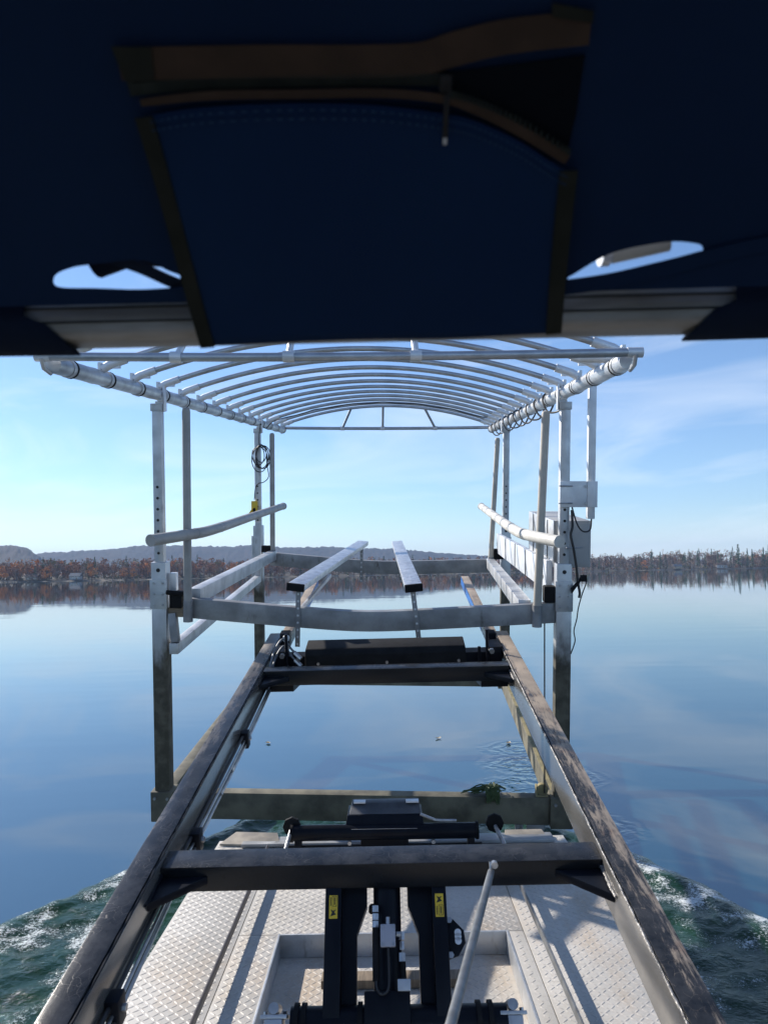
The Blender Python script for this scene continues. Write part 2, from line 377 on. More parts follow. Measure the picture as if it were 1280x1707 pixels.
def wake():
    nx, ny = 210, 300; vs_, fs, foam = [], [], []
    for j in range(ny):
        y = 0.6 + (7.3 - 0.6) * j / (ny - 1)
        a, b = -wake_half(LE, y), wake_half(RE, y)
        wob = 0.07 * noise.noise(V3((y * 2.3, 3.1, 0))) + 0.035 * noise.noise(V3((y * 8.1, 1.1, 0)))
        for i in range(nx):
            s = i / (nx - 1); 
            x = a + wob + (b - a) * s
            e = min(x - a - wob, b + wob - x); e = max(e, 0)
            front = max(0.0, 7.3 - y)
            e = min(e, front * 0.9)
            q = V3((x, y, 0))
            ch = noise.fractal(q * 3.2, 0.9, 2.0, 5) * 0.026 + noise.fractal(q * 9.0 + V3((7, 1, 0)), 0.8, 2.0, 3) * 0.010
            rise = min(e / 0.22, 1.0)
            crest = 0.03 * math.exp(-((e - 0.14) / 0.12) ** 2)
            amp = rise * (0.55 + 0.45 * math.exp(-e / 0.9))
            z = 0.004 + rise * 0.03 + crest + amp * ch
            vs_.append((x, y, max(z, 0.003 + 0.004 * rise)))
            fq = 0.5 + 0.5 * noise.fractal(V3((x * 1.5, y * 1.05, 4.2)), 0.9, 2.1, 6)
            streak = 0.5 + 0.5 * noise.fractal(V3((x * 6.0, y * 5.0, 9.2)), 0.8, 2.1, 4)
            hull = max(0, 1 - abs(abs(x) - 1.3) / 0.75)
            f = 0.40 * fq + 0.40 * streak + 0.14 * hull + 0.10 * math.exp(-((e - 0.2) / 0.22) ** 2) - 0.05 * math.exp(-e / 0.06)
            if y > 5.6: f *= max(0.3, 1 - (y - 5.6) * 0.8)
            foam.append(max(0.0, min(1.0, f)))
    for j in range(ny - 1):
        for i in range(nx - 1):
            fs.append((j * nx + i, j * nx + i + 1, (j + 1) * nx + i + 1, (j + 1) * nx + i))
    me = bpy.data.meshes.new('wake'); me.from_pydata(vs_, [], fs); me.materials.append(M_WAKE)
    at = me.attributes.new('foam', 'FLOAT', 'POINT'); at.data.foreach_set('value', foam)
    me.polygons.foreach_set('use_smooth', [True] * len(fs)); me.update()
    o = link('wake', me); o['kind'] = 'structure'
wake()

# ------------------------------------------------------------------ far shore, hills, woods
def hor(px): return 966.3 - 0.01758 * px
def shore_y(x_over_y):   # distance of the shoreline along a bearing
    px = 640 + 1282 * x_over_y
    return 560 + 260 * max(0, min(1, (px + 100) / 1100)) + 18 * noise.noise(V3((px * 0.011, 0.3, 0))) + 8 * noise.noise(V3((px * 0.05, 7, 0)))
M_LAND = simple('autumn_ground', (0.06, 0.045, 0.03), (0.04, 0.035, 0.025), 0.02, 0, 0.9)
M_BEACH = simple('shore_gravel', (0.17, 0.15, 0.125), (0.09, 0.08, 0.06), 0.08, 0, 0.9)
def hills_mat():
    t = NT('wooded_hillside')
    a = t.mix(t.ramp(t.noise(0.012, 5, 0.6), 0.35, 0.65), (0.050, 0.034, 0.028), (0.034, 0.030, 0.026))
    t.set(Base_Color=t.mix(t.ramp(t.noise(0.045, 4, 0.7), 0.45, 0.7), a, (0.018, 0.02, 0.017)), Roughness=0.95, Specular_IOR_Level=0.1)
    return t.m
M_HILL = hills_mat()
mb = MB(); NXL = 160
def landP(i, j):
    k = -1.05 + 2.1 * i / (NXL - 1); y0 = shore_y(k)
    d = (-3, 1.5, 8, 40, 140, 420, 1100)[j]; z = (-0.3, 0.25, 1.0, 2.6, 6, 10, 16)[j]
    y = y0 + d; return (k * y, y, z + (0.5 * noise.noise(V3((k * 90, j, 1))) if j > 1 else 0))
mb.grid(landP, NXL, 7)
for q in range(len(mb.f)): mb.mi[q] = 1 if q < (NXL - 1) else 0
struct(mb.build('land', [M_LAND, M_BEACH], fix=False))
RIDGE = [(-900, 926), (-400, 924), (-120, 922), (60, 924), (110, 921), (160, 916), (200, 912), (240, 911), (300, 912), (420, 911), (500, 912), (560, 913), (620, 914), (680, 918), (760, 924), (850, 931), (950, 936), (1200, 936), (1500, 933), (2200, 930)]
RIDGE2 = [(-900, 905), (-500, 908), (-200, 909), (0, 913), (26, 912), (45, 918), (62, 928), (72, 938), (95, 952), (140, 962)]
def interp(T, x):
    if x <= T[0][0]: return T[0][1]
    for (a, b), (c, d) in zip(T[:-1], T[1:]):
        if x <= c: return b + (d - b) * (x - a) / (c - a)
    return T[-1][1]
def hill(name, T, D, px0, px1, n):
    mb = MB(); rows = ((-900, 0.02), (-600, 0.28), (-330, 0.62), (-140, 0.88), (0, 1.0), (250, 0.8), (600, 0.2))
    NR = 44
    def P(i, j):
        px = px0 + (px1 - px0) * i / (n - 1); k = (px - 640) / 1282
        H = (hor(px) - interp(T, px)) * D / 1282 + CAMZ
        dy = -900 + 1200 * j / (NR - 1); f = interp(rows, dy); y = D + dy; x = k * y
        q_ = V3((x, y * 0.55, 0))
        z = H * f + (9 * noise.noise(q_ / 260) + 5 * noise.noise(q_ / 70) + 5.5 * noise.noise(q_ / 21) + 4 * noise.noise(q_ / 9)) * min(1, f * 1.4)
        return (x, y, z + 1)
    mb.grid(P, n, NR); return struct(mb.build(name, M_HILL, fix=False))
hill('hills', RIDGE, 3300, -700, 2000, 1500)
hill('hills_headland', RIDGE2, 2300, -700, 140, 560)

CROWN = {
 'rust': simple('rust_leaves', (0.34, 0.155, 0.075), (0.22, 0.105, 0.06), 0.25, 0, 0.9),
 'orange': simple('orange_leaves', (0.600, 0.237, 0.050), (0.450, 0.163, 0.044), 0.25, 0, 0.9),
 'brown': simple('brown_twigs', (0.272, 0.176, 0.120), (0.176, 0.120, 0.088), 0.25, 0, 0.9),
 'grey': simple('bare_grey_twigs', (0.320, 0.240, 0.200), (0.224, 0.176, 0.152), 0.25, 0, 0.9),
 'pine': simple('pine_needles', (0.075, 0.13, 0.06), (0.045, 0.08, 0.042), 0.25, 0, 0.9),
 'olive': simple('olive_leaves', (0.208, 0.168, 0.072), (0.136, 0.120, 0.054), 0.25, 0, 0.9)}
M_TRUNK = simple('far_trunk_bark', (0.075, 0.06, 0.05), (0.05, 0.042, 0.036), 0.4, 0, 0.9)
def leafq(mb, c, s, m, rnd):
    a = V3((rnd.uniform(-1, 1), rnd.uniform(-1, 1), rnd.uniform(-1, 1))).normalized()
    b = a.cross(V3((rnd.uniform(-1, 1), rnd.uniform(-1, 1), rnd.uniform(-1, 1)))).normalized()
    k = len(mb.v)
    mb.v += [tuple(c + a * s), tuple(c + b * s * 0.8), tuple(c - a * s * 0.9), tuple(c - b * s * 0.7)]
    mb.face([k, k + 1, k + 2, k + 3], m)
def crown(mb, base, H, kind, n, rnd, m=0, leaf=0.9):
    base = V3(base)
    if kind == 'pine':
        for q in range(n):
            t = rnd.random() ** 0.8; tier = 0.75 + 0.25 * math.sin(t * 34)
            r = H * 0.22 * (1 - t) * tier * math.sqrt(rnd.random()) + 0.15; a = rnd.uniform(0, 6.283)
            leafq(mb, base + V3((r * math.cos(a), r * math.sin(a), H * (0.08 + 0.92 * t))), leaf * (0.45 + 0.4 * (1 - t)), m, rnd)
    else:
        lob = [(V3((rnd.uniform(-.22, .22) * H, rnd.uniform(-.2, .2) * H, H * rnd.uniform(0.2, 0.82))), H * rnd.uniform(0.12, 0.2)) for _ in range(8)]
        lob.append((V3((0, 0, H * 0.86)), H * 0.13))
        for q in range(n):
            c, r = rnd.choice(lob); d = V3((rnd.gauss(0, 1), rnd.gauss(0, 1), rnd.gauss(0, 1))).normalized() * r * rnd.random() ** 0.4
            leafq(mb, base + c + d, leaf * rnd.uniform(0.5, 1.05) * (0.72 if kind in ('grey', 'brown') else 1), m, rnd)
def trunk(mb, base, H, kind, rnd, m=0):
    base = V3(base); r = H * 0.014 + 0.05
    mb.tube([base + V3((0, 0, -0.6)), base + V3((0, 0, H * 0.45)), base + V3((rnd.uniform(-.3, .3), 0, H * (0.97 if kind == 'pine' else 0.75)))], [r, r * 0.75, r * 0.25], 5, False, m)
    if kind != 'pine':
        for q in range(4):
            z = H * rnd.uniform(0.35, 0.6); a = rnd.uniform(0, 6.283); l = H * rnd.uniform(0.2, 0.33)
            mb.tube([base + V3((0, 0, z)), base + V3((l * 0.6 * math.cos(a), l * 0.6 * math.sin(a), z + l))], [r * 0.45, r * 0.15], 4, False, m)
def mixture(px, rnd):
    q = rnd.random()
    if px < 560:
        return 'rust' if q < .48 else 'brown' if q < .68 else 'grey' if q < .80 else 'orange' if q < .88 else 'pine' if q < .95 else 'olive'
    if px < 940:
        return 'rust' if q < .28 else 'brown' if q < .56 else 'orange' if q < .66 else 'pine' if q < .8 else 'grey'
    return 'grey' if q < .42 else 'brown' if q < .72 else 'pine' if q < .82 else 'rust' if q < .93 else 'olive'
KINDS = list(CROWN)
def wood(name, label, px0, px1, n, rnd):
    mb = MB()
    for q in range(n):
        px = rnd.uniform(px0, px1); k = (px - 640) / 1282; d = 14 + 120 * rnd.random() ** 1.3; y = shore_y(k) + d
        kind = mixture(px, rnd)
        H = rnd.choice((rnd.uniform(8, 13), rnd.uniform(11, 17.5))) * (1.12 if kind == 'pine' else 1) * (0.92 if 430 < px < 960 else 1) * (1.16 if px > 1060 else 1)
        z = 1 + d * 0.035
        trunk(mb, (k * y, y, z), H, kind, rnd, len(KINDS))
        crown(mb, (k * y, y, z), H, kind, 120, rnd, KINDS.index(kind), 1.0)
        if q % 2 == 0: crown(mb, (k * y + rnd.uniform(-4, 4), shore_y(k) + rnd.uniform(4, 9), 0.2), rnd.uniform(2.5, 5.5), rnd.choice(('brown', 'rust', 'olive')), 18, rnd, KINDS.index(rnd.choice(('brown', 'rust', 'olive'))), 1.0)
    o = mb.build(name, [CROWN[k] for k in KINDS] + [M_TRUNK], fix=False, smooth=False)
    o['kind'] = 'stuff'; o['label'] = label; o['category'] = 'woods'
rw = random.Random(3)
wood('autumn_woods', 'rust and grey autumn woods lining the far left shore', -420, 560, 760, rw)
wood('shore_woods', 'thin brown and green woods on the far shore behind the lift', 560, 940, 330, rw)
wood('bare_woods', 'bare grey woods mixed with evergreens on the far right shore', 940, 1720, 560, rw)

# single trees of the front row
PROT = {}
def proto(kind, v):
    key = (kind, v)
    if key not in PROT:
        rnd = random.Random(hash(kind) % 1 + v * 17 + KINDS.index(kind) * 101)
        a = MB(); crown(a, (0, 0, 0), 10, kind, 240, rnd, 0, 0.5)
        b = MB(); trunk(b, (0, 0, 0), 10, kind, rnd)
        PROT[key] = (a.mesh('crown', CROWN[kind], smooth=False, fix=False), b.mesh('trunk', M_TRUNK, fix=False))
    return PROT[key]
def tree(name, px, H, kind, v, label, group=None, d=8, wide=1.0):
    k = (px - 640) / 1282; y = shore_y(k) + d
    t = empty(name, (k * y, y, 0.9), (0, 0, px * 1.7)); s = H / 10; t.scale = (s * wide, s * wide, s)
    c, tr = proto(kind, v); link('crown', c, t); link('trunk', tr, t)
    return tag(t, label, 'tree', group)
for i, (px, H) in enumerate(((996, 13), (1062, 17), (1083, 18.5), (1098, 19), (1107, 16), (1139, 18), (1160, 19.5), (1172, 17), (1194, 18), (1228, 25.5), (1243, 21), (1251, 20), (1270, 22), (1279, 25), (1300, 20), (1322, 23))):
    if i == 9: tree('pine_tree', px, H, 'pine', 3, 'tallest dark evergreen rising above the right shore near the frame edge', d=10, wide=0.95)
    else:
        nth = ('first', 'second', 'third', 'fourth', 'fifth', 'sixth', 'seventh', 'eighth', 'ninth', '', 'tenth', 'eleventh', 'twelfth', 'last visible')
        if px > 1290: continue
        tree('pine_tree', px, H, 'pine', i % 3, 'slender dark evergreen on the right shore, %s counting rightwards from the grey control box' % nth[i], 'evergreens along the right shore', d=9, wide=0.72)
rt_ = random.Random(11)
for i in range(26):
    px = 8 + i * 21 + rt_.uniform(-7, 7)
    if 205 < px < 245 or 100 < px < 165: continue
    tree('rust_tree', px, rt_.uniform(10.5, 14.5), 'rust', i % 4, ('rust-red tree in the front row of the shore left of the front left post' if px < 255 else 'rust-red tree in the front row of the shore right of the front left post'), 'rust trees along the left shore', d=rt_.uniform(4, 12))
for i in range(13):
    px = 22 + i * 39 + rt_.uniform(-9, 9)
    tree('bare_tree', px, rt_.uniform(9.5, 13), 'grey', i % 3, ('bare grey tree among rust trees left of the front left post' if px < 255 else 'bare grey tree among rust trees right of the front left post'), 'bare trees along the left shore', d=rt_.uniform(3, 9))
for i in range(22):
    px = 990 + i * 15 + rt_.uniform(-5, 5)
    tree('leafless_tree', px, rt_.uniform(9.5, 14), 'brown' if i % 2 else 'grey', i % 3, ('leafless brown tree near the water on the right shore' if i % 2 else 'leafless grey tree near the water on the right shore'), 'leafless trees along the right shore', d=rt_.uniform(3, 9))
for px, H, lab, wd in ((152, 13.5, 'bright orange tree among rust trees left of the front left lift post', 1.0), (206, 10, 'small light orange tree nearest the left lift post on shore', 1.1), (222, 9, 'low orange round tree just left of the left lift post', 1.2), (385, 13, 'orange tree on the shore between left post and rear post', 0.9),
        (706, 9.5, 'orange tree on the shore seen right of the right bunk', 1.2), (739, 8.5, 'smaller orange tree seen just left of the rear right guide pole', 1.2), (1072, 11, 'orange-brown rounded tree at the waterline of the right shore', 1.15), (78, 11, 'yellow-orange broad tree near the left edge of the far shore', 1.3), (5, 12, 'orange tree at the very left edge of the far shore', 1.0)):
    tree('orange_tree', px, H, 'orange', int(px) % 3, lab, d=3, wide=wd)
for px, H, lab in ((158, 15.5, 'tall narrow dark conifer beside the bright orange tree'), (58, 12, 'dark green conifer near left edge of the far shore'), (787, 12.5, 'dark green conifer poking above the shore beside the rear right guide pole'), (575, 11, 'dark green conifer seen beneath the far end of left bunk')):
    tree('conifer', px, H, 'pine', 1, lab, d=6, wide=0.9)

# houses and docks on the shore
def house(px, wd, H, wallm, roofm, label, d=4):
    k = (px - 640) / 1282; y = shore_y(k) + d
    h = empty('shore_house', (k * y, y, 1.2)); a = wd / 2
    MB().box(-a, a, 0, 6, 0, H).build('wall', wallm, h)
    MB().prism([(-a - .5, -.6, H), (-a - .5, 6.6, H), (-a - .5, 3, H + 2.6)], (wd + 1, 0, 0)).build('roof', roofm, h)
    for q in (-0.55, 0, 0.55): MB().box(q * a - .55, q * a + .55, -.06, .0, H * 0.35, H * 0.8).build('window', M_GLOSS, h)
    MB().box(a * 0.25, a * 0.25 + 0.9, -.05, 0.0, 0.1, H * 0.75).build('door', M_WOOD, h)
    tag(h, label, 'house')
M_HW1 = simple('pale_siding', (0.42, 0.43, 0.44), (0.36, 0.37, 0.38), 0.5, 0, 0.8)
M_HW2 = simple('tan_siding', (0.35, 0.28, 0.2), (0.3, 0.24, 0.18), 0.5, 0, 0.8)
M_HR1 = simple('slate_roof', (0.12, 0.14, 0.17), (0.10, 0.115, 0.14), 0.6, 0, 0.8)
M_HR2 = simple('brown_roof', (0.16, 0.10, 0.07), (0.12, 0.08, 0.06), 0.6, 0, 0.8)
house(124, 8, 2.6, M_HW1, M_HR1, 'grey-roofed house by the water left of the left lift post')
house(52, 9, 2.4, M_HW2, M_HR2, 'low brown house by the water at the far left')
house(1201, 10, 3.0, M_HW1, M_HR2, 'pale house among trees on the far right shore')
house(1128, 7, 2.4, M_HW2, M_HR1, 'tan cottage with slate roof on the right shore', 5)
def dock(px, wd, label):
    k = (px - 640) / 1282; y = shore_y(k) - 2.5
    h = empty('dock', (k * y, y, 0))
    for q in range(5): MB().box(-wd / 2 + q * wd / 5 + .03, -wd / 2 + (q + 1) * wd / 5 - .03, -1.2, 1.0, 0.55, 0.72).build('plank', M_HW1, h)
    for q in (-0.45, 0, 0.45): MB().tube([(q * wd, -1.1, -0.8), (q * wd, -1.1, 1.1)], 0.12, 6).build('pile', M_TRUNK, h)
    tag(h, label, 'dock')
dock(14, 12, 'pale low dock at the left edge of the far shore'); dock(196, 9, 'pale low dock just left of the left lift post')
dock(1095, 10, 'small pale dock on the right shore below bare trees'); dock(1262, 12, 'pale low dock at the right end of the far shore')

# haze
mb = MB().box(-6200, 6200, -2500, 6100, -1.5, 190)
hz = mb.build('haze', [], smooth=False)
hm = bpy.data.materials.new('lake_air_haze'); hm.use_nodes = True
hn = hm.node_tree.nodes; hn.remove(hn['Principled BSDF'])
pv = hn.new('ShaderNodeVolumePrincipled'); pv.inputs['Color'].default_value = (0.47, 0.68, 1.0, 1); pv.inputs['Density'].default_value = 0.00013
hm.node_tree.links.new(pv.outputs[0], hn['Material Output'].inputs['Volume'])
hz.data.materials.append(hm); hz['kind'] = 'stuff'; hz['label'] = 'thin blue autumn haze over the lake'; hz['category'] = 'haze'
# ------------------------------------------------------------------ work barge
barge = tag(empty('work_barge', (0, 1, 0)), 'flat work barge with diamond plate aluminium deck under the lifting arms', 'barge')
def bx(*a): a = list(a); a[2] -= 1; a[3] -= 1; return MB().box(*a)
def lugs(parent, x0, x1, y0, y1, z, pitch=0.0275):
    mb = MB(); nx = int((x1 - x0) / pitch); ny = int((y1 - y0) / pitch)
    for j in range(ny):
        for i in range(nx):
            x = x0 + (i + 0.5) * (x1 - x0) / nx + random.uniform(-.0012, .0012); y = y0 + (j + 0.5) * (y1 - y0) / ny
            a = rad(45 if (i + j) % 2 else -45) + random.uniform(-.06, .06); c, s = math.cos(a), math.sin(a)
            l, w_, h = 0.0165, 0.0044, 0.0017
            k = len(mb.v)
            for (p, q, r) in ((-l, 0, 0), (-l * .45, -w_, 0), (l * .45, -w_, 0), (l, 0, 0), (l * .45, w_, 0), (-l * .45, w_, 0), (-l * .5, 0, h), (l * .5, 0, h)):
                mb.v.append((x + p * c - q * s, y + p * s + q * c - 1, z + r))
            for f in ((0, 1, 6), (1, 2, 7, 6), (2, 3, 7), (3, 4, 7), (4, 5, 6, 7), (5, 0, 6)): mb.face([k + q for q in f])
    mb.build('tread', M_DECKL, parent, fix=False, smooth=False, kind='stuff')
hl = bx(-1.05, 1.07, -3.2, 4.90, -0.25, 0.355)
for a in ((-1.05, -0.525, -3.2, 4.90), (0.545, 1.07, -3.2, 4.90), (-0.5245, 0.5445, 3.685, 4.898), (-0.5245, 0.5445, -3.198, 1.59)): hl.box(a[0], a[1], a[2] - 1, a[3] - 1, 0.356, 0.471)
hl.build('hull', M_ALUD, barge)
DK = 0.5
PAN = [(-1.06, -0.703, -3.2, 4.94), (-0.7, -0.513, -3.2, 3.672), (-0.7, 0.605, 3.675, 4.94), (0.533, 0.605, -3.2, 3.672), (0.608, 1.08, -3.2, 4.94), (-0.513, 0.533, -3.2, 1.6)]
for k, (a, b, c, d) in enumerate(PAN):
    p = bx(a, b, c, d, 0.472, DK).build('deck_panel', M_DECK, barge, 0.003)
    if k < 5: lugs(p, a + .01, b - .01, max(c, 2.2), d - .01, DK)
fl = bx(-0.52, 0.54, 1.6, 3.68, 0.36, 0.40).build('recess_floor', M_DECK, barge)
fl.location.z = 0
lugs(fl, -0.49, 0.51, 2.2, 3.655, 0.40)
for a in ((-0.519, -0.509, 1.6, 3.676), (0.526, 0.537, 1.6, 3.676), (-0.509, 0.526, 3.664, 3.676), (-0.509, 0.526, 1.6, 1.612)):
    bx(*a, 0.401, 0.503).build('recess_wall', M_ALU, barge, 0.002)
for x in (-0.709, 0.655):
    r = bx(x - .0045, x + .0045, -1.0, 4.6, 0.552, 0.59).build('guide_rail', M_GALV if x > 0 else M_RAIL, barge, 0.003)
    for y in (0.2, 1.4, 4.5): bx(x - .006, x + .006, y, y + .03, 0.5, 0.549).build('stand', M_ALUD, r)
bx(-0.9, 1.0, 4.80, 4.93, 0.503, 0.525).build('bow_lip', M_ALUD, barge, 0.006)
# pale folded plates at the bow corners
MB().prism([(-1.04, 3.84, 0.503), (-0.66, 3.80, 0.503), (-0.70, 3.95, 0.528), (-0.96, 3.96, 0.535)], (0, 0, 0.014)).build('bow_plate', M_BOWP, barge, 0.004)
MB().prism([(0.70, 3.84, 0.503), (0.97, 3.84, 0.503), (0.95, 3.95, 0.525), (0.72, 3.95, 0.525)], (0, 0, 0.012)).build('bow_plate', M_BOWP, barge, 0.004)
# rub roller and discs on the bow
br = tag(empty('bow_roller', (-0.03, 4.6, 0.5)), 'long black bow roller with an octagonal disc at each end', 'roller')
MB().tube([(-0.53, 0, 0.15), (0.53, 0, 0.15)], 0.044, 20).build('roller', M_BLACK, br)
for s in (-1, 1): MB().tube([(s * 0.545, 0, 0.15), (s * 0.53, 0, 0.15)], 0.05, 20).build('end_collar', M_RUBBER, br)
for x in (-0.5, 0.5): MB().box(x - .02, x + .02, -.03, .03, 0.0, 0.12).build('bracket', M_BLACK, br, 0.004)
MB().box(-0.57, 0.57, 0.03, 0.06, 0.02, 0.07).build('roller_bar', M_BLACK, br, 0.004)
for x, e in ((-0.54, (-0.575, -0.36, 0.02)), (0.645, (0.72, -0.42, 0.03))):
    d = MB().tube([(x, .015, 0.18), (x, .045, 0.18)], 0.054, 8).build('disc', M_RUBBER, br, 0.004)
    MB().tube([(x, .0, 0.17), e], 0.012, 10).build('rod', M_STEEL, d)
for x in (-0.2, 0.28): MB().tube([(x, -.045, .11), (x, -.07, .11)], 0.012, 6).build('bolt', M_STEEL, br)
win = tag(empty('anchor_winch', (-0.02, 4.68, 0.5)), 'black winch box with pale top strip behind the bow roller', 'winch')
MB().prism([(-0.24, -.10, .16), (0.22, -.10, .16), (0.215, -.06, .24), (-0.225, -.06, .24)], (0, .2, 0)).build('housing', M_BLACK, win, 0.006)
MB().prism([(-0.215, -.055, .241), (0.205, -.055, .241), (0.2, .02, .285), (-0.20, .02, .285)], (0, .09, 0)).build('hood', M_HOODSHEEN, win, 0.006)
MB().box(-0.19, -0.12, -.0, .05, .288, .296).build('top_tab', M_ALUW, win); MB().box(0.12, 0.195, -.0, .05, .288, .296).build('top_tab', M_ALUW, win)
MB().box(-0.2, 0.18, -.115, -.102, .165, .178).build('trim_strip', M_ALU, win)
MB().tube(bez([(0.2, -.06, .24), (0.27, -.07, .215), (0.30, -.07, .205), (0.41, -.08, .205)], 5), 0.009, 10).build('handle', M_STEEL, win)
MB().box(-0.15, 0.13, -.05, .08, 0.0, .16).build('pedestal', M_BLACK, win, 0.004)

# ------------------------------------------------------------------ loader frame
LO = (0.012, 6.0, CAMZ - 0.429)
ld = tag(empty('lifting_frame', LO, (0.186, -0.009, -0.017)), 'long black steel lifting frame with two worn arms carrying the boat lift', 'lifting frame')
AR = {}
for s, tip, mt in ((-1, -0.055, M_ARML), (1, -0.15, M_ARMR)):
    a, b = sorted((s * 0.9, s * 0.808))
    arm = MB().box(a, b, -5.6, tip, -0.13, 0.0).build('arm', mt, ld, 0.006); AR[s] = arm
    c, d = sorted((s * 0.8055, s * 0.800))
    MB().box(c, d, -5.0, tip - 0.35, -0.165, -0.012).build('side_plate', M_GLOSS, arm, 0.001)
    rnd = random.Random(5 + s)
    pts = [(s * 0.8035 + rnd.uniform(-.0015, .0015), -4.9 + q * 0.03, -0.008) for q in range(int((4.9 + tip - 0.05) / 0.03))]
    MB().tube(pts, [0.0032 + rnd.uniform(-.0015, .0022) for _ in pts], 6).build('weld_bead', M_BEADALU if s > 0 else M_BLACK, arm)
    a, b = sorted((s * 0.835, s * 0.755))
    fk = MB().box(a, b, tip - 0.3, 2.2, -0.125, -0.034).build('fork', M_ARMR, ld, 0.006)
    c, d = sorted((s * 0.753, s * 0.7545))
    MB().box(c, d, 0.3, 2.19, -0.12, -0.04).build('blue_reflection', M_BLUE, fk)  # thin strip painting the blue reflection on the inner face
def xbeam(y0, y1, z0, z1):
    b = MB().box(-0.799, 0.799, y0, y1, z0, z1).build('cross_beam', M_XBEAM, ld, 0.005)
    for s in (-1, 1):
        MB().prism([(s * 0.799, y0 - .002, z0 + .03), (s * 0.63, y0 - .002, z0 + .03), (s * 0.799, y0 - 0.16, z0 + .03)], (0, 0, 0.03)).build('gusset', M_BLACK, b, 0.003)
        rnd = random.Random(2)
        pts = [(s * 0.796, y0 - 0.002 - q * 0.012, z0 + .065 + rnd.uniform(-.002, .002)) for q in range(16)]
        MB().tube(pts, [0.006 + rnd.uniform(-.002, .003) for _ in pts], 6).build('weld_bead', M_BEADALU if s > 0 else M_BLACK, b)
    return b
xbeam(-3.19, -3.07, -0.125, -0.03)
xbeam(-0.985, -0.885, -0.105, -0.006)
MB().box(-0.76, 0.76, -0.62, -0.5, -0.15, -0.02).build('bumper_beam', M_BLACK, ld, 0.005)
pr = [(-0.70, -0.11), (-0.70, 0.01), (-0.67, 0.045), (-0.5, 0.06), (-0.46, 0.04), (-0.46, -0.018), (-0.623, -0.018), (-0.623, -0.11)]
bp_ = MB().prism([(-0.56, y, z) for y, z in pr], (1.1, 0, 0)).build('bumper', M_RUBBER, ld, 0.01)
for x in (-0.47, 0.0, 0.49): MB().tube([(x, -0.701, -0.05), (x, -0.712, -0.05)], 0.01, 8).build('bolt', M_STEEL, bp_)
# end brackets beside the bumper
for s in (-1, 1):
    e = MB().box(min(s * .70, s * .795), max(s * .70, s * .795), -0.64, -0.46, -0.2, 0.02).build('end_bracket', M_BLACK, ld, 0.006)
    for q in (0, 0.055): MB().tube([(s * (0.69 - q), -0.66, -0.14), (s * (0.69 - q), -0.66, 0.03 + 0.12 * (q == 0))], 0.011, 8).build('pin', M_BLACK, e)
    MB().tube([(s * 0.72, -0.655, 0.0), (s * 0.72, -0.685, 0.0)], 0.018, 6).build('nut', M_STEEL, e)
    MB().prism([(s * 0.80, -0.885, -0.13), (s * 0.62, -0.885, -0.13), (s * 0.60, -0.60, -0.17), (s * 0.80, -0.60, -0.17)], (0, 0, -0.05)).build('lower_bracket', M_BLACK, e, 0.004)
# hydraulic lines on the left arm
for q, (x, z, r, m_) in enumerate(((-0.790, -0.125, .008, M_CABLE), (-0.782, -0.150, .0065, M_STEEL), (-0.776, -0.172, .0065, M_STEEL), (-0.792, -0.185, .009, M_CABLE))):
    pts = bez([(x, -5.0, z), (x + .004, -4.0, z - .006), (x - .003, -2.9, z), (x + .003, -1.8, z - .004), (x, -0.95, z), (x + .02, -0.72, z + .06)], 6)
    MB().tube(pts, r, 8).build('hydraulic_line', m_, AR[-1])
for y in (-3.72, -2.78, -1.72, -4.4):
    c = MB().box(-0.80, -0.757, y - .03, y + .03, -0.2, -0.11).build('line_clamp', M_BLACK, AR[-1], 0.006)
    MB().tube([(-0.757, y, -.15), (-0.745, y, -.15)], 0.012, 6).build('bolt', M_STEEL, c)
for y in (-2.1, -2.35): MB().tube([(-0.778, y, -.168), (-0.778, y + .05, -.168)], 0.012, 6).build('coupling', M_STEEL, AR[-1])
# bent lines and fittings at the left arm tip
for dz, dx in ((0, 0), (-.05, .005)):
    MB().tube(bez([(-0.775 + dx, -0.86, -0.02 + dz), (-0.765 + dx, -0.70, 0.05 + dz), (-0.72 + dx, -0.60, 0.10 + dz), (-0.66, -0.66, 0.05 + dz), (-0.60, -0.70, 0.0 + dz)], 5), 0.008, 8).build('bent_line', M_GALV, ld)
    MB().tube([(-0.63, -0.685, 0.024 + dz), (-0.585, -0.71, -0.012 + dz)], 0.016, 8).build('fitting', M_STEEL, ld)
MB().box(-0.79, -0.72, -0.30, -0.2, -0.04, 0.06).build('valve_block', M_BLACK, ld, 0.006)
MB().tube([(-0.74, -0.31, 0.03), (-0.74, -0.34, 0.03)], 0.025, 10).build('fitting', M_ALUW, ld)
MB().box(0.73, 0.80, -0.26, -0.18, -0.06, 0.02).build('valve_block', M_BLACK, ld, 0.006)
MB().tube([(0.735, -0.36, -.30), (0.735, -0.36, 0.0)], 0.007, 8).build('pin', M_BLACK, ld)

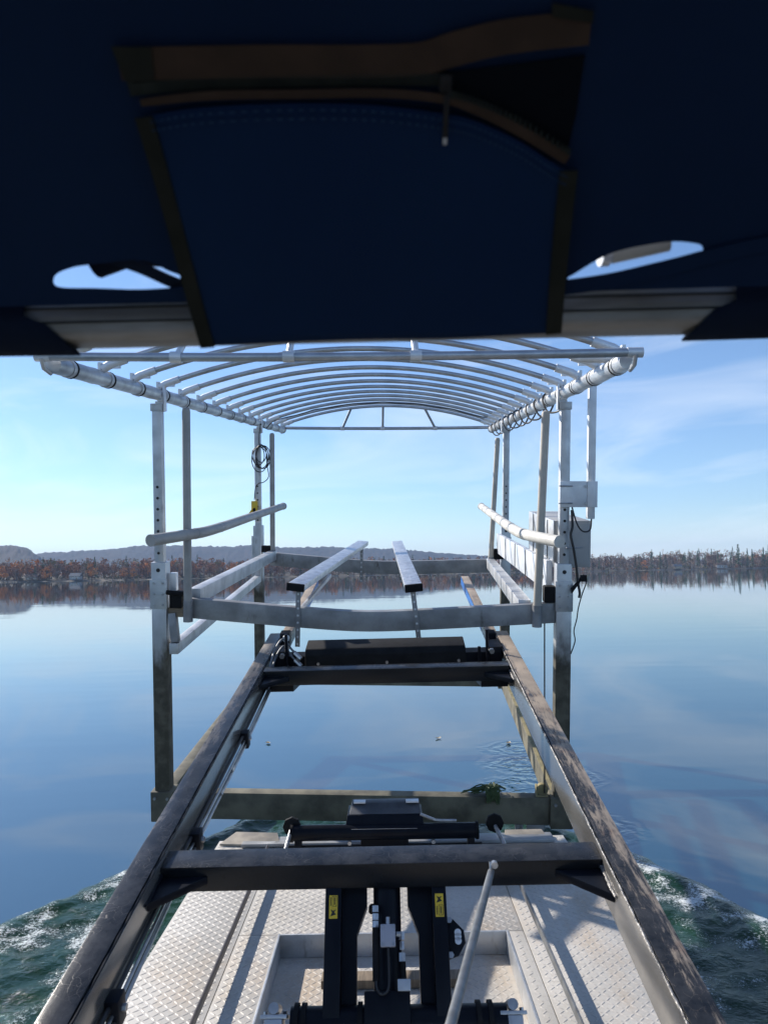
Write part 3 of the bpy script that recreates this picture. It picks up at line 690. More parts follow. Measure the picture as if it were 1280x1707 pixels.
# ------------------------------------------------------------------ hydraulic mast on the deck
ma = tag(empty('hydraulic_mast', (0, 2.72, 0.655), (rad(-30), 0, 0)), 'black hydraulic ram between two steel posts standing in the deck recess', 'hydraulic mast')
for s, x0, x1, x2 in ((-1, -0.236, -0.178, -0.124), (1, 0.200, 0.148, 0.098)):
    a, b = sorted((x0, x1)); po = MB().box(a, b, -0.03, 0.11, -0.02, 0.43).build('post', M_BLACK, ma, 0.004)
    a, b = sorted((x1, x2)); inner = MB().box(a + (0 if s > 0 else .001), b - (.001 if s > 0 else 0), 0.03, 0.11, -0.02, 0.25)
    inner.prism([(x1 - s * .001, 0.03, 0.25), (x2, 0.03, 0.25), (x2 - s * 0.036, 0.03, 0.34), (x2 - s * 0.036, 0.03, 0.43), (x1 - s * .001, 0.03, 0.43)], (0, 0.08, 0))
    inner.build('web', M_BLACK, po)
    lx = -0.206 if s < 0 else 0.174
    lb = MB().box(lx - .015, lx + .015, -0.0325, -0.0305, 0.295, 0.37).build('warning_label', M_YELLOW, po)
    p = MB(); zz_ = 0.298
    o_ = 0.034 if s < 0 else 0.0
    for (ax, bx_, az, bz) in ((-.004, .012, .002 + o_, .0035 + o_), (-.004, .012, .034 + o_, .0355 + o_), (-.004, -.0025, .002 + o_, .0355 + o_), (.0105, .012, .002 + o_, .0355 + o_), (.002, .006, .007 + o_, .031 + o_), (-.011, -.008, .004 + o_, .032 + o_)):
        p.box(lx + ax, lx + bx_, -.0331, -.0326, zz_ + az, zz_ + bz)
    h0 = 0.042 if s > 0 else 0.004
    p.prism([(lx - .011, -.0326, zz_ + h0), (lx + .010, -.0326, zz_ + h0 + .006), (lx + .003, -.0326, zz_ + h0 + .014), (lx + .011, -.0326, zz_ + h0 + .022), (lx - .001, -.0326, zz_ + h0 + .018), (lx - .010, -.0326, zz_ + h0 + .023), (lx - .004, -.0326, zz_ + h0 + .012)], (0, -.0005, 0))
    p.build('label_print', M_LABEL, lb)
MB().tube([(-0.014, 0.032, 0.05), (-0.014, 0.032, 0.44)], 0.050, 26).build('cylinder', M_BLACK, ma)
MB().box(-0.095, 0.06, -0.05, 0.08, -0.045, 0.075).build('ram_foot', M_BLACK, ma, 0.008)
MB().tube([(-0.345, 0.02, -0.015), (0.385, 0.02, -0.015)], 0.052, 24).build('pivot_shaft', M_BLACK, ma)
for x in (-0.325, -0.30, -0.11, 0.29, 0.33): MB().tube([(x - .008, 0.02, -0.015), (x + .008, 0.02, -0.015)], 0.062, 24).build('collar', M_RUBBER, ma)
for x in (-0.40, 0.405):
    pl = MB().box(x - .045, x + .045, -0.03, 0.07, 0.0, 0.012).box(x - .03, x + .03, -.03, .07, -0.26, -0.001).build('shaft_bracket', M_ALU, ma, 0.003)
    for q in (-.033, .033): MB().tube([(x + q, 0.02, 0.012), (x + q, 0.02, 0.022)], 0.008, 6).build('bolt', M_STEEL, pl)
    MB().tube([(x, -.03, 0.03), (x, .07, 0.03)], 0.018, 10).build('pin', M_STEEL, pl)
lg = MB().prism([(0.201, 0.0, 0.30), (0.222, 0.0, 0.29), (0.258, 0.0, 0.255), (0.262, 0.0, 0.215), (0.235, 0.0, 0.175), (0.201, 0.0, 0.165)], (0, 0.02, 0)).build('lug', M_BLACK, ma, 0.002)
MB().tube([(0.236 + 0, -0.004, 0.235), (0.236, -0.001, 0.235)], 0.012, 14).tube([(0.236, -0.004, 0.248), (0.236, -0.001, 0.248)], 0.012, 14).tube([(0.236, -0.004, 0.222), (0.236, -0.001, 0.222)], 0.012, 14).build('lug_window', M_ALUW, lg)
for z in (0.287, 0.178): MB().tube([(0.207, -0.003, z), (0.207, -0.016, z)], 0.011, 6).build('bolt', M_STEEL, lg)
jb = MB().box(-0.038, 0.014, -0.082, -0.048, 0.20, 0.27).build('junction_box', M_JBOX, ma, 0.004)
for (x, z) in ((-.03, .262), (.006, .262), (-.03, .208), (.006, .208)): MB().tube([(x, -.0825, z), (x, -.085, z)], 0.004, 8).build('screw', M_STEEL, jb)
MB().tube([(-0.012, -0.065, 0.27), (-0.012, -0.065, 0.293)], 0.008, 10).build('cable_gland', M_STEEL, jb)
MB().tube(bez([(-0.012, -0.065, 0.2), (-0.010, -0.068, 0.12), (-0.014, -0.072, 0.075), (-0.035, -0.075, 0.062), (-0.052, -0.072, 0.08), (-0.054, -0.065, 0.12)], 6), 0.0045, 8).build('wire', M_CABLE, ma)
MB().tube([(-0.054, -0.06, 0.10), (-0.054, -0.055, 0.26)], 0.013, 10).build('hose', M_RUBBER, ma)
MB().tube(bez([(-0.056, -0.05, 0.255), (-0.056, -0.056, 0.31), (-0.058, -0.05, 0.325), (-0.068, -0.03, 0.33), (-0.07, 0.0, 0.32)], 5), 0.011, 10).build('hose', M_RUBBER, ma)
for z in (0.262, 0.285, 0.31): MB().tube([(-0.055, -0.058, z), (-0.055, -0.058, z + .02)], 0.012, 6).build('fitting', M_STEEL, ma)
for z, r in ((0.235, .011), (0.205, .009), (0.17, .012)): MB().tube([(0.036, -0.05, z - .012), (0.036, -0.05, z + .014)], r, 6).build('fitting', M_STEEL, ma)
MB().tube([(0.014, -0.06, 0.24), (0.036, -0.05, 0.24)], 0.009, 8).build('fitting', M_STEEL, ma)
MB().tube([(0.037, -0.05, 0.158), (0.04, -0.045, 0.09)], 0.010, 8).build('hose', M_RUBBER, ma)
MB().box(0.018, 0.062, -0.085, -0.05, 0.07, 0.105).build('valve', M_ALU, ma, 0.003)
bd = MB().box(-0.30, 0.30, -0.04, 0.04, 0.0, 0.035).build('wood_block', M_RIBWOOD, None, 0.004); bd.location = (0.0, 3.42, 0.406); tag(bd, 'brown wooden board lying in the deck recess behind the ram', 'board')
pr_ = tag(empty('prop_rod', (0.351, 2.78, 1.109)), 'grey galvanised prop rod slanting down from the front cross beam', 'rod')
MB().tube([(0, -.01, -.005), (-0.225, -1.03, 0.064), (-0.30, -1.35, 0.085)], 0.0125, 14).build('rod', M_GALV, pr_)
MB().tube([(0.012, 0.0, .02), (0.012, -.02, .02)], 0.012, 8).build('bolt', M_STEEL, pr_)
MB().tube([(0.0, -.01, -.0), (0.0, 0.0, .026)], 0.006, 8).build('pin', M_STEEL, pr_)

# ------------------------------------------------------------------ boat lift
lift = tag(empty('boat_lift', (-0.224, 6.173, CAMZ - 1.729), (0.136, 0.022, -0.039)), 'tilted aluminium boat lift with four posts, cradle and bare canopy frame', 'boat lift')
LL = 3.745; YF, YR, HB = -1.714, 5.534, 3.122; HP = 3.045
def pins(post, x, y, zs, r=0.011):
    mb = MB()
    for z in zs: mb.tube([(x, y, z), (x, y - .003, z)], r, 8)
    mb.build('pin_holes', M_DARKHOLE, post)
for sx_, y in ((-1, 0), (1, 0), (-1, LL), (1, LL)):
    x = sx_ * 1.55; fr = y == 0
    lo = MB().box(x - .058, x + .058, y - .058, y + .058, -0.2, 1.83).build('post_sleeve', M_POST, lift, 0.008)
    hi = MB().box(x - .041, x + .041, y - .041, y + .041, 1.5, HP).build('post', M_ALU, lift, 0.028)
    MB().box(x - .045, x + .045, y - .045, y + .045, HP - 0.055, HP + .004).build('post_cap', M_ALU, hi, 0.006)
    pins(hi, x, y - .0415, [1.9 + q * 0.085 for q in range(7 if fr else 6)])
    pins(lo, x, y - .0585, [1.77], 0.016)
    c = MB().box(x - .066, x + .066, y - .066, y - .0595, 1.47, 1.70).build('clamp_plate', M_ALU, lo, 0.003)
    for z in (1.5, 1.585, 1.67):
        for q in (-.035, .035): MB().tube([(x + q, y - .066, z), (x + q, y - .076, z)], 0.009, 6).build('bolt', M_STEEL, c)
    ft = MB().box(x - .085, x + .085, y - .085, y + .085, -0.21, 0.03).build('foot_bracket', M_BASE, lift, 0.008)
    for q in (-.05, .05): MB().tube([(x + q, y - .085, -.02), (x + q, y - .098, -.02)], 0.012, 6).build('bolt', M_ALUD, ft)
for y in (0, LL): MB().box(-1.462, 1.462, y - .05, y + .05, -0.195, 0.018).build('base_beam', [M_BASE], lift, 0.008)
for x in (-1.55, 1.55):
    bm_ = MB().box(x - .05, x + .05, 0.088, LL - .088, -0.19, 0.0).build('base_beam', M_BASE, lift, 0.008)
    if x > 0: MB().box(x - .051, x - .02, 0.09, LL - .09, 0.002, 0.006).build('dried_algae', M_BASETOP, bm_)
pb = MB().box(1.36, 1.45, -.04, 0.04, 0.02, 0.032).tube([(1.41, -.02, 0.07), (1.41, .02, 0.07)], 0.045, 14).box(1.36, 1.375, -.03, .03, .03, .1).build('pulley', M_BASETOP, lift, 0.003)
MB().box(1.2, 1.26, -.055, -.01, -0.3, -.195).box(1.29, 1.42, -.055, -.01, -.34, -.195).build('under_bracket', M_ALUD, lift, 0.004)
# canopy side beams with wraps and clamps
ringm = MB().tube([(0, -.016, 0), (0, .016, 0)], 0.053, 20).mesh('band', M_ALU)
dark_ring = MB().tube([(0, -.004, 0), (0, .004, 0)], 0.0545, 20).mesh('cable_tie', M_CABLE)
NB = 14; BY = [YF + 0.09 + (YR - YF - 0.18) * q / (NB - 1) for q in range(NB)]
for s in (-1, 1):
    rnd = random.Random(20 + s); k = 70
    b = MB().tube([(s * 1.55, YF + (YR - YF) * q / k, HB) for q in range(k + 1)], [0.047 + rnd.uniform(-.002, .0035) for q in range(k + 1)], 20).build('canopy_beam', M_WRAP, lift)
    for q, y in enumerate(BY):
        link('band', ringm, b, (s * 1.55, y + 0.09, HB))
        link('cable_tie', dark_ring, b, (s * 1.55, y + 0.13, HB)); 
    for y in (0, LL):
        hb = MB().box(s * 1.495 - .006, s * 1.495 + .006, y - .03, y + .03, HB - .13, HB + .06).build('post_bracket', M_ALUW, lift, 0.002)
        MB().box(min(s * 1.49, s * 1.56), max(s * 1.49, s * 1.56), y - .03, y + .03, HB - .075, HB - .056).build('bracket_seat', M_ALUW, hb)
    # curved corner caps
    for ye, sg in ((YF, -1), (YR, 1)):
        MB().tube([(s * 1.56, ye - sg * .0, HB - .05), (s * 1.56, ye + sg * .075, HB - .03), (s * 1.56, ye + sg * .105, HB + .02)], [.012, .014, .012], 8).build('end_clamp', M_ALU, b)
        MB().tube([(s * 1.52, ye + sg * .085, HB + .03), (s * 1.60, ye + sg * .085, HB + .03)], 0.027, 14).build('corner_elbow', M_ALUW, b)
ZB = HB + 0.075; RISE = 0.262; HW = 1.5
def bowz(x): return ZB + RISE * (1 - (x / HW) ** 2)
bowm = MB().tube([(HW * (-1 + 2 * q / 40), 0, bowz(HW * (-1 + 2 * q / 40))) for q in range(41)], 0.0205, 12).mesh('canopy_bow', M_TUBE)
sockm = {}
for s in (-1, 1):
    m_ = MB(); m_.tube([(s * 1.53, 0, bowz(1.5) - .02), (s * 1.49, 0, bowz(1.49)), (s * 1.38, 0, bowz(1.38))], 0.028, 12)
    m_.box(min(s * 1.42, s * 1.47), max(s * 1.42, s * 1.47), -.012, .012, bowz(1.45) - .034, bowz(1.45) - .008)
    m_.box(min(s * 1.535, s * 1.555), max(s * 1.535, s * 1.555), -.02, .02, HB + .03, ZB + .02)
    sockm[s] = m_.mesh('bow_socket', M_ALUW)
for y in BY:
    o = link('canopy_bow', bowm, lift, (0, y, 0))
    for s in (-1, 1): link('bow_socket', sockm[s], o)
for y, sg, xs in ((YF - 0.085, -1, (-0.84, -0.24, 0.43)), (YR + 0.085, 1, (-0.66, -0.06, 0.72))):
    ct = MB().tube([(1.53 * (-1 + 2 * q / 20), y, HB + .03 - 0.012 * (1 - (-1 + 2 * q / 20) ** 2)) for q in range(21)], 0.0235, 14).build('end_tube', M_TUBE, lift)
    yb = BY[0] if sg < 0 else BY[-1]
    for x in xs:
        xt = x * 0.78 if sg > 0 else x * 0.92
        MB().tube([(x, y, HB + .02), (xt, yb, bowz(xt))], 0.0185, 10).build('strut', M_ALUW if sg < 0 else M_TUBE, ct)
        MB().tube([(x - .03, y, HB + .021), (x + .03, y, HB + .021)], 0.031, 14).build('strut_collar', M_ALUW, ct)
# cradle
def vbeam(y, zl, zm, zr, x0, x1, h, xm=0.05):
    mb = MB(); n = 25; d = .042; prof = [(-d, -h / 2), (d, -h / 2), (d, h / 2), (-d, h / 2)]
    for q in range(n):
        x = x0 + (x1 - x0) * q / (n - 1); t = (x - xm) / ((xm - x0) if x < xm else (x1 - xm)); a = abs(t)
        e = zl if x < xm else zr; bl = math.sqrt(a * a + 0.03) - math.sqrt(0.03); bl /= (math.sqrt(1.03) - math.sqrt(0.03))
        z = zm + (e - zm) * bl
        for (py, pz) in prof: mb.v.append((x, y + py, z + pz))
    for q in range(n - 1):
        for j in range(4): mb.face([q * 4 + j, q * 4 + (j + 1) % 4, q * 4 + 4 + (j + 1) % 4, q * 4 + 4 + j])
    mb.face([0, 1, 2, 3]); mb.face([(n - 1) * 4 + q for q in (3, 2, 1, 0)])
    b = mb.build('cradle_beam', M_ALUD, lift, 0.005)
    return b
cf = vbeam(0, 1.475, 1.377, 1.455, -1.345, 1.49, 0.155)
cr = vbeam(LL, 1.41, 1.302, 1.335, -1.40, 1.44, 0.165)
for s, z0, z1 in ((-1, 1.575, 1.46), (1, 1.50, 1.37)):
    MB().beam((s * 1.30 if s < 0 else 1.27, 0.046, z0 - .02), (s * 1.36, LL - .05, z1 + .0), 0.095, 0.115).build('side_rail', M_ALU, lift, 0.006)
# outer lower rail on the left with its hanger
orl = MB().beam((-1.43, -0.09, 1.165), (-1.50, 3.45, 1.20), 0.07, 0.085).build('outer_rail', M_ALU, lift, 0.005)
MB().beam((-1.455, -0.02, 1.43), (-1.425, -0.05, 1.21), 0.06, 0.06, (0, 1, 0)).build('hanger', M_ALUD, orl, 0.004)
MB().beam((-1.48, 3.4, 1.9), (-1.49, 3.4, 1.24), 0.07, 0.05, (0, 1, 0)).build('hanger', M_ALU, orl, 0.004)
MB().box(-1.49, -1.346, -.03, .05, 1.40, 1.47).build('wood_packer', M_WOOD, lift, 0.004)
MB().box(-1.47, -1.375, -.055, .03, 1.475, 1.60).tube([(-1.49, -.06, 1.60), (-1.36, -.06, 1.585)], 0.02, 8).build('corner_bracket', M_RUBBER, lift, 0.01)
MB().box(-1.485, -1.43, .0, .06, 1.60, 1.74).build('corner_block', M_ALUW, lift, 0.006)
MB().box(1.40, 1.488, -.06, .03, 1.535, 1.66).build('corner_bracket', M_RUBBER, lift, 0.012)
MB().box(-1.50, -1.38, LL - .1, LL - .02, 1.5, 1.58).build('corner_bracket', M_RUBBER, lift, 0.01)
MB().box(1.40, 1.52, LL - .09, LL - .02, 1.42, 1.55).build('corner_bracket', M_RUBBER, lift, 0.01)
MB().beam((-1.60, LL - .02, 1.70), (-1.60, LL - 0.02, 1.05), 0.07, 0.02, (0, 1, 0)).build('side_channel', M_ALU, lift, 0.003)
# deep white winch beam on the right
wbm = MB().box(1.44, 1.488, 0.06, LL - .05, 1.60, 1.84).build('winch_beam', M_ALUW, lift, 0.006)
wbm.rotation_euler = (rad(-1.6), 0, 0)
for y in (0.5, 1.15, 1.9, 2.7): MB().box(1.432, 1.4395, y, y + .012, 1.6, 1.84).build('strap_seam', M_ALUD, wbm)
for y, z in ((0.2, 1.70), (0.28, 1.69), (0.32, 1.71)): MB().tube([(1.4395, y, z), (1.43, y, z)], 0.016, 8).build('slot', M_DARKHOLE, wbm)
# grey control box behind the right post
cb = MB().box(1.50, 1.775, 0.075, 1.35, 1.79, 2.15).build('control_box', M_GREY, lift, 0.010)
MB().box(1.535, 1.76, 0.066, 0.0745, 1.81, 2.13).build('door_panel', M_GREY, cb, 0.004)
MB().box(1.487, 1.4995, 0.075, 1.35, 1.79, 2.15).build('side_panel', M_ALU, cb, 0.003)
for y in (0.32, 0.7, 1.05): MB().box(1.480, 1.4865, y, y + .02, 1.8, 2.14).build('seam', M_ALUD, cb)
MB().tube([(1.63, 0.066, 2.05), (1.63, 0.058, 2.05)], 0.01, 8).build('latch', M_STEEL, cb)
MB().tube([(1.56, -0.0, 1.955), (1.56, -.085, 1.955), (1.68, -.085, 1.96)], 0.006, 6).build('hook', M_STEEL, lift)
# white actuator channel with bracket plate
ac = MB().box(1.722, 1.778, -.03, .03, 2.17, 3.19).build('drive_channel', M_ALUW, lift, 0.005)
MB().box(1.509, 1.785, -.062, -.047, 2.26, 2.455).build('bracket_plate', M_ALUW, lift, 0.004)
MB().box(1.785 - .075, 1.785, -.072, -.0625, 2.26, 2.455).build('bracket_flange', M_ALUW, ac, 0.002)
for z in (2.29, 2.42):
    MB().tube([(1.50, -.068, z), (1.60, -.068, z)], 0.005, 8).build('u_bolt', M_STEEL, lift)
    MB().tube([(1.70, -.0625, z), (1.70, -.072, z)], 0.01, 8).build('bolt', M_STEEL, ac)
MB().tube([(1.60, YF + 0.35, HB + .06), (1.40, YF + 0.45, HB + .08)], 0.03, 12).build('beam_lamp_housing', M_ALUW, lift)
# bunks
def bunk(xn, xf, zn, zf, tilt):
    up_ = V3((math.sin(tilt), 0, 1)); p, q = V3((xn, -0.12, zn)), V3((xf, LL + .12, zf))
    b = MB().beam(p, q, 0.13, 0.052, up_).build('bunk', M_BUNK, lift, 0.005)
    d = (q - p).normalized()
    MB().beam(p - d * 0.03, p - d * .001, 0.136, 0.06, up_).build('end_cap', M_RUBBER, b, 0.008)
    for (y, zb, top) in ((0, 1.08, 0), (LL, 1.02, 0)):
        t = (y - p.y) / (q.y - p.y); c = p.lerp(q, t)
        xo = c.x + (-.01 if c.x < 0 else .055) * (1 if y == 0 else 0.9)
        yy = y - .048
        st = MB().beam((c.x, yy, c.z - .03), (xo, yy, zb + .1), 0.038, 0.008, (0, 1, 0)).build('bunk_strut', M_ALUD, b, 0.002)
        hm_ = MB()
        for k in range(8):
            s_ = (k + .6) / 8; hm_.tube([(c.x + (xo - c.x) * s_, yy - .0045, c.z - .03 + (zb + .1 - c.z + .03) * s_), (c.x + (xo - c.x) * s_, yy - .006, c.z - .03 + (zb + .1 - c.z + .03) * s_)], 0.009, 8)
        hm_.build('strut_holes', M_ALUW, st)
    return b
bunk(-0.475, -0.235, 1.655, 1.60, 0.10)
bunk(0.415, 0.195, 1.655, 1.60, -0.10)
MB().beam((-0.49, 0.05, 1.42), (-0.33, 0.9, 1.60), 0.03, 0.03).build('bunk_brace', M_ALU, lift, 0.003)
# guide poles and side bumpers
for (xb, xt, y, z0, z1, m_) in ((-1.318, -1.308, -.075, 1.38, 3.015, M_PVCG), (1.345, 1.394, -.075, 1.36, 2.98, M_PVC), (-1.36, -1.354, LL - .075, 1.37, 2.99, M_PVCG), (1.36, 1.435, LL - .075, 1.29, 2.925, M_PVC)):
    g = MB().tube([(xb, y, z0), (xb, y, z0 + .1), (xt, y, z1 - .03), (xt, y, z1 - .008), (xt, y, z1)], [0.031, 0.031, 0.031, 0.026, 0.012], 18).build('guide_pole', m_, lift)
    MB().tube([(xb, y, z0 - .005), (xb + .002, y, z0 + .16)], 0.037, 18).build('pole_socket', M_ALUD, g)
for s, m_ in ((-1, M_PVCG), (1, M_PVCW)):
    xa = 1.44 if s < 0 else 1.42
    pts = bez([(s * xa, -0.52, 2.045), (s * (xa - .13), -0.15, 2.05), (s * 1.235, 0.35, 2.05), (s * 1.24, 2.0, 2.06), (s * 1.265, 3.9, 2.065)], 10)
    g = MB().tube(pts, 0.042, 18).build('side_bumper', m_, lift)
    MB().tube([pts[0], pts[0] + (pts[0] - pts[1]) * 0.35], 0.044, 18).build('end_cap', m_, g); MB().tube([pts[-1], pts[-1] + V3((0, .03, 0))], 0.046, 18).build('end_cap', m_, g)
    for k in (14, 22, 30, 36):
        MB().tube([pts[k], pts[k] + (pts[k + 1] - pts[k]).normalized() * .012], 0.0435, 18).build('seam_ring', M_PVCG, g)
    for y in (-.075, LL - .075): MB().tube([(s * 1.30, y + .02, 2.05), (s * 1.25, y + .03, 2.05)], 0.015, 8).build('standoff', M_ALUD, g)

# ------------------------------------------------------------------ cords and cables (lift coordinates -> world)
LM = Matrix.Translation(lift.location) @ lift.rotation_euler.to_matrix().to_4x4()
def lw(p): return LM @ V3(p)
def cord(name, pts, r, label, m_=M_CABLE, n=6, cat='cord'):
    P = [lw(p) for p in pts]; base = P[0].copy()
    return tag(MB().tube([p - base for p in bez(P, n)], r, 8).build(name, m_), label, cat), base
def put(t): t[0].location = t[1]; return t[0]
# coil on the rear left post
cp = []; rnd = random.Random(4)
cp += [(-1.50, LL - .07, 3.10), (-1.515, LL - .075, 2.95), (-1.515, LL - .07, 2.85)]
for k in range(44):
    t = k * 0.9; tu = int(t / 6.283); ox, oz, sc_ = ((0, 0, 1), (.02, -.02, .9), (-.03, .01, .8), (.035, -.01, .95), (-.01, -.04, 1.05), (.01, .03, .7), (0, 0, .9))[tu % 7]
    cp.append((-1.495 + ox + 0.095 * sc_ * math.sin(t), LL - .07 - k * .0012, 2.70 + oz + 0.15 * sc_ * math.cos(t)))
cp += [(-1.42, LL - .08, 2.6), (-1.40, LL - .08, 2.45), (-1.46, LL - .08, 2.38), (-1.53, LL - .08, 2.36), (-1.57, LL - .07, 2.30), (-1.585, LL - .07, 2.16)]
put(cord('coiled_cord', cp, 0.0055, 'black cord coiled and hung on the rear left post', n=4))
pg = tag(empty('plug_box', lw((-1.585, LL - .075, 2.05))), 'yellow plug box hanging from the black cord at the rear left post', 'plug')
MB().box(-.035, .04, -.03, .03, -.09, .09).build('body', M_YELLOW, pg, 0.008); MB().prism([(-.03, -.031, -.02), (-.01, -.031, 0.0), (-.06, -.031, -.11), (-.10, -.031, -.12)], (0, -.03, 0)).build('flap', M_YELLOW, pg, 0.004)
MB().box(-.012, .02, -.034, -.0305, -.05, .0).build('socket', M_RUBBER, pg)
# cord looping along the right beam, then across a bow to the coil
cp = []
for k in range(84):
    t = k * 0.75; y = 0.25 + k * 0.058
    cp.append((1.55 + 0.068 * math.sin(t), y, HB - 0.012 + 0.075 * math.cos(t) - (0.03 if math.cos(t) < -.6 else 0)))
put(cord('beam_cord', cp, 0.008, 'black cord wound round the right canopy beam', n=4))
yb = BY[11]; cp = [(1.5, yb, HB + .09)] + [(x, yb + .03, bowz(x) - .03 - .015 * abs(math.sin(x * 7))) for x in [1.3 - q * 0.13 for q in range(21)]] + [(-1.42, yb - .3, HB + .03), (-1.48, LL + .2, HB - .06), (-1.50, LL - .05, HB - .02)]
put(cord('sagging_cord', cp, 0.007, 'thin black cord sagging across a canopy bow to the rear left post', n=4))
cp = [(1.60, -.06, 2.26), (1.635, -.07, 2.14), (1.68, -.07, 2.08), (1.735, -.06, 2.09), (1.752, -.03, 2.17)]
put(cord('channel_cord', cp, 0.006, 'short black cord looped under the white drive channel', n=6))
cp = [(1.595, -.075, 2.24), (1.602, -.075, 2.12), (1.59, -.08, 2.05), (1.61, -.085, 1.95), (1.635, -.085, 1.80), (1.645, -.085, 1.70), (1.66, -.085, 1.62), (1.655, -.085, 1.58)]
put(cord('post_cord', cp, 0.010, 'thick black cord hanging down beside the front right post', n=6))
cp = [(1.645, -.085, 1.70), (1.665, -.09, 1.735), (1.705, -.09, 1.73), (1.705, -.09, 1.69), (1.675, -.09, 1.60), (1.65, -.09, 1.5), (1.64, -.09, 1.42), (1.62, -.09, 1.33), (1.63, -.085, 1.25), (1.60, -.08, 1.15)]
put(cord('thin_wire', cp, 0.0045, 'thin dark wire dangling beside the front right post above the water', n=6))
kn = MB(); kn.prism([(0, 0, 0), (.06, 0, .06), (.045, 0, .02), (-.04, 0, -.09), (-.045, 0, -.05)], (0, -.02, 0)).box(.03, .075, -.03, 0, 0.0, .05)
kn = kn.build('cord_connector', M_RUBBER, None, 0.004); kn.location = lw((1.635, -.075, 1.70)); tag(kn, 'black cord connector hanging beside the front right post', 'connector')
t_ = MB().tube([(0, 0, 0), tuple(lw((1.425, -.03, 0.05)) - lw((1.415, 0, 1.38)))], 0.0055, 8).build('lift_cable', M_CABLE); t_.location = lw((1.415, 0, 1.38)); tag(t_, 'taut dark lift cable running down inside the front right post', 'cable')

# ------------------------------------------------------------------ leaves and weed on the water
for (x, y, rz, lab) in ((0.65, 10.13, 0.4, 'small pale leaf floating in the middle of the lift'), (1.5, 9.78, 1.3, 'small pale leaf floating near the ripples'), (-1.53, 10.02, 2.2, 'small leaf floating beside the left arm')):
    mb = MB(); 
    mb.grid(lambda i, j: ((i - 2) * .02, (j - 2) * .016 * (1 - .22 * abs(i - 2) ** 1.3), 0.005 + .003 * (abs(i - 2) ** 2) + .002 * (j - 2) ** 2), 5, 5)
    o = mb.build('leaf', M_LEAF, fix=False); o.location = (x, y, 0.0); o.rotation_euler = (0, 0, rz); tag(o, lab, 'leaf')
wd_ = MB(); rnd = random.Random(8)
for k in range(34):
    l = rnd.uniform(.05, .16); a = rnd.uniform(-.9, .9)
    wd_.tube(bez([(rnd.uniform(-.04, .04), rnd.uniform(-.03, .02), .0), (-l * .6 * (1 if k % 3 else -.6), a * .05, rnd.uniform(.01, .05)), (-l * 1.5 * (1 if k % 3 else -.5), a * .07, rnd.uniform(-.02, .03))], 3), [0.005] * 6 + [0.002], 4)
for k in range(60):
    wd_.tube(bez([(rnd.uniform(-.05, .05), rnd.uniform(-.055, .04), rnd.uniform(.02, .06)), (rnd.uniform(-.06, .06), -.06, rnd.uniform(-.01, .04)), (rnd.uniform(-.05, .05), -.058, rnd.uniform(-.09, 0))], 3), [0.0055] * 6 + [0.003], 4)
wo = wd_.build('water_weed', M_WEED); wo.location = lw((1.02, 0.0, 0.045)); tag(wo, 'clump of green water weed caught on the front base beam', 'weed')

# ------------------------------------------------------------------ foreground canvas top
cn = tag(empty('canvas_top', (0, 0.70, CAMZ + 0.22), (math.atan2(0.6542, -0.7563), 0, 0)), 'dark navy canvas boat top with zipped pocket close overhead', 'canopy')
def solid(o, th):
    m_ = o.modifiers.new('thickness', 'SOLIDIFY'); m_.thickness = th; m_.offset = 0; return o
HOLEL = [(-0.286, 0.058), (-0.281, 0.067), (-0.266, 0.073), (-0.25, 0.0755), (-0.215, 0.079), (-0.197, 0.077), (-0.184, 0.069), (-0.170, 0.062), (-0.170, 0.054), (-0.21, 0.051), (-0.252, 0.053), (-0.279, 0.054)]
HOLER = [(0.165, 0.055), (0.17, 0.059), (0.19, 0.073), (0.209, 0.081), (0.244, 0.087), (0.265, 0.086), (0.276, 0.082), (0.275, 0.07), (0.24, 0.055), (0.203, 0.05), (0.172, 0.05)]
def smooth_loop(P):
    n = len(P); out = []
    for i in range(n):
        a, b_, c, d = [V3((*P[(i + q) % n], 0)) for q in (-1, 0, 1, 2)]
        for k in range(4):
            t = k / 4; out.append(0.5 * ((2 * b_) + (c - a) * t + (2 * a - 5 * b_ + 4 * c - d) * t * t + (3 * b_ - a - 3 * c + d) * t ** 3))
    return out
bm = bmesh.new()
outer = [(-.8, .034), (-.5, .036), (-.3, .0375), (-.1, .039), (.1, .041), (.3, .044), (.5, .046), (.8, .05), (.8, .32), (.8, .6), (.4, .6), (0, .6), (-.4, .6), (-.8, .6), (-.8, .32)]
for loop in ([V3((*p, 0)) for p in outer], smooth_loop(HOLEL), smooth_loop(HOLER)):
    vv = [bm.verts.new(p) for p in loop]
    for i in range(len(vv)): bm.edges.new((vv[i], vv[(i + 1) % len(vv)]))
bmesh.ops.triangle_fill(bm, use_beauty=True, edges=bm.edges[:])
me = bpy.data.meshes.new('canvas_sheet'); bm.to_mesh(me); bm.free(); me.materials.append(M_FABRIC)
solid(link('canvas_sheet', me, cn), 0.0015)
# the roof behind it, bending over the helm
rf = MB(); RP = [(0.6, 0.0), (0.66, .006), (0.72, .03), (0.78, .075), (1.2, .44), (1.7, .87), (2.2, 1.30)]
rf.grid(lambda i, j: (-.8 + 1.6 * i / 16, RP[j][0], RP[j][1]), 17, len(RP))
solid(rf.build('canvas_roof', M_FABRIC, cn, fix=False), 0.0015)
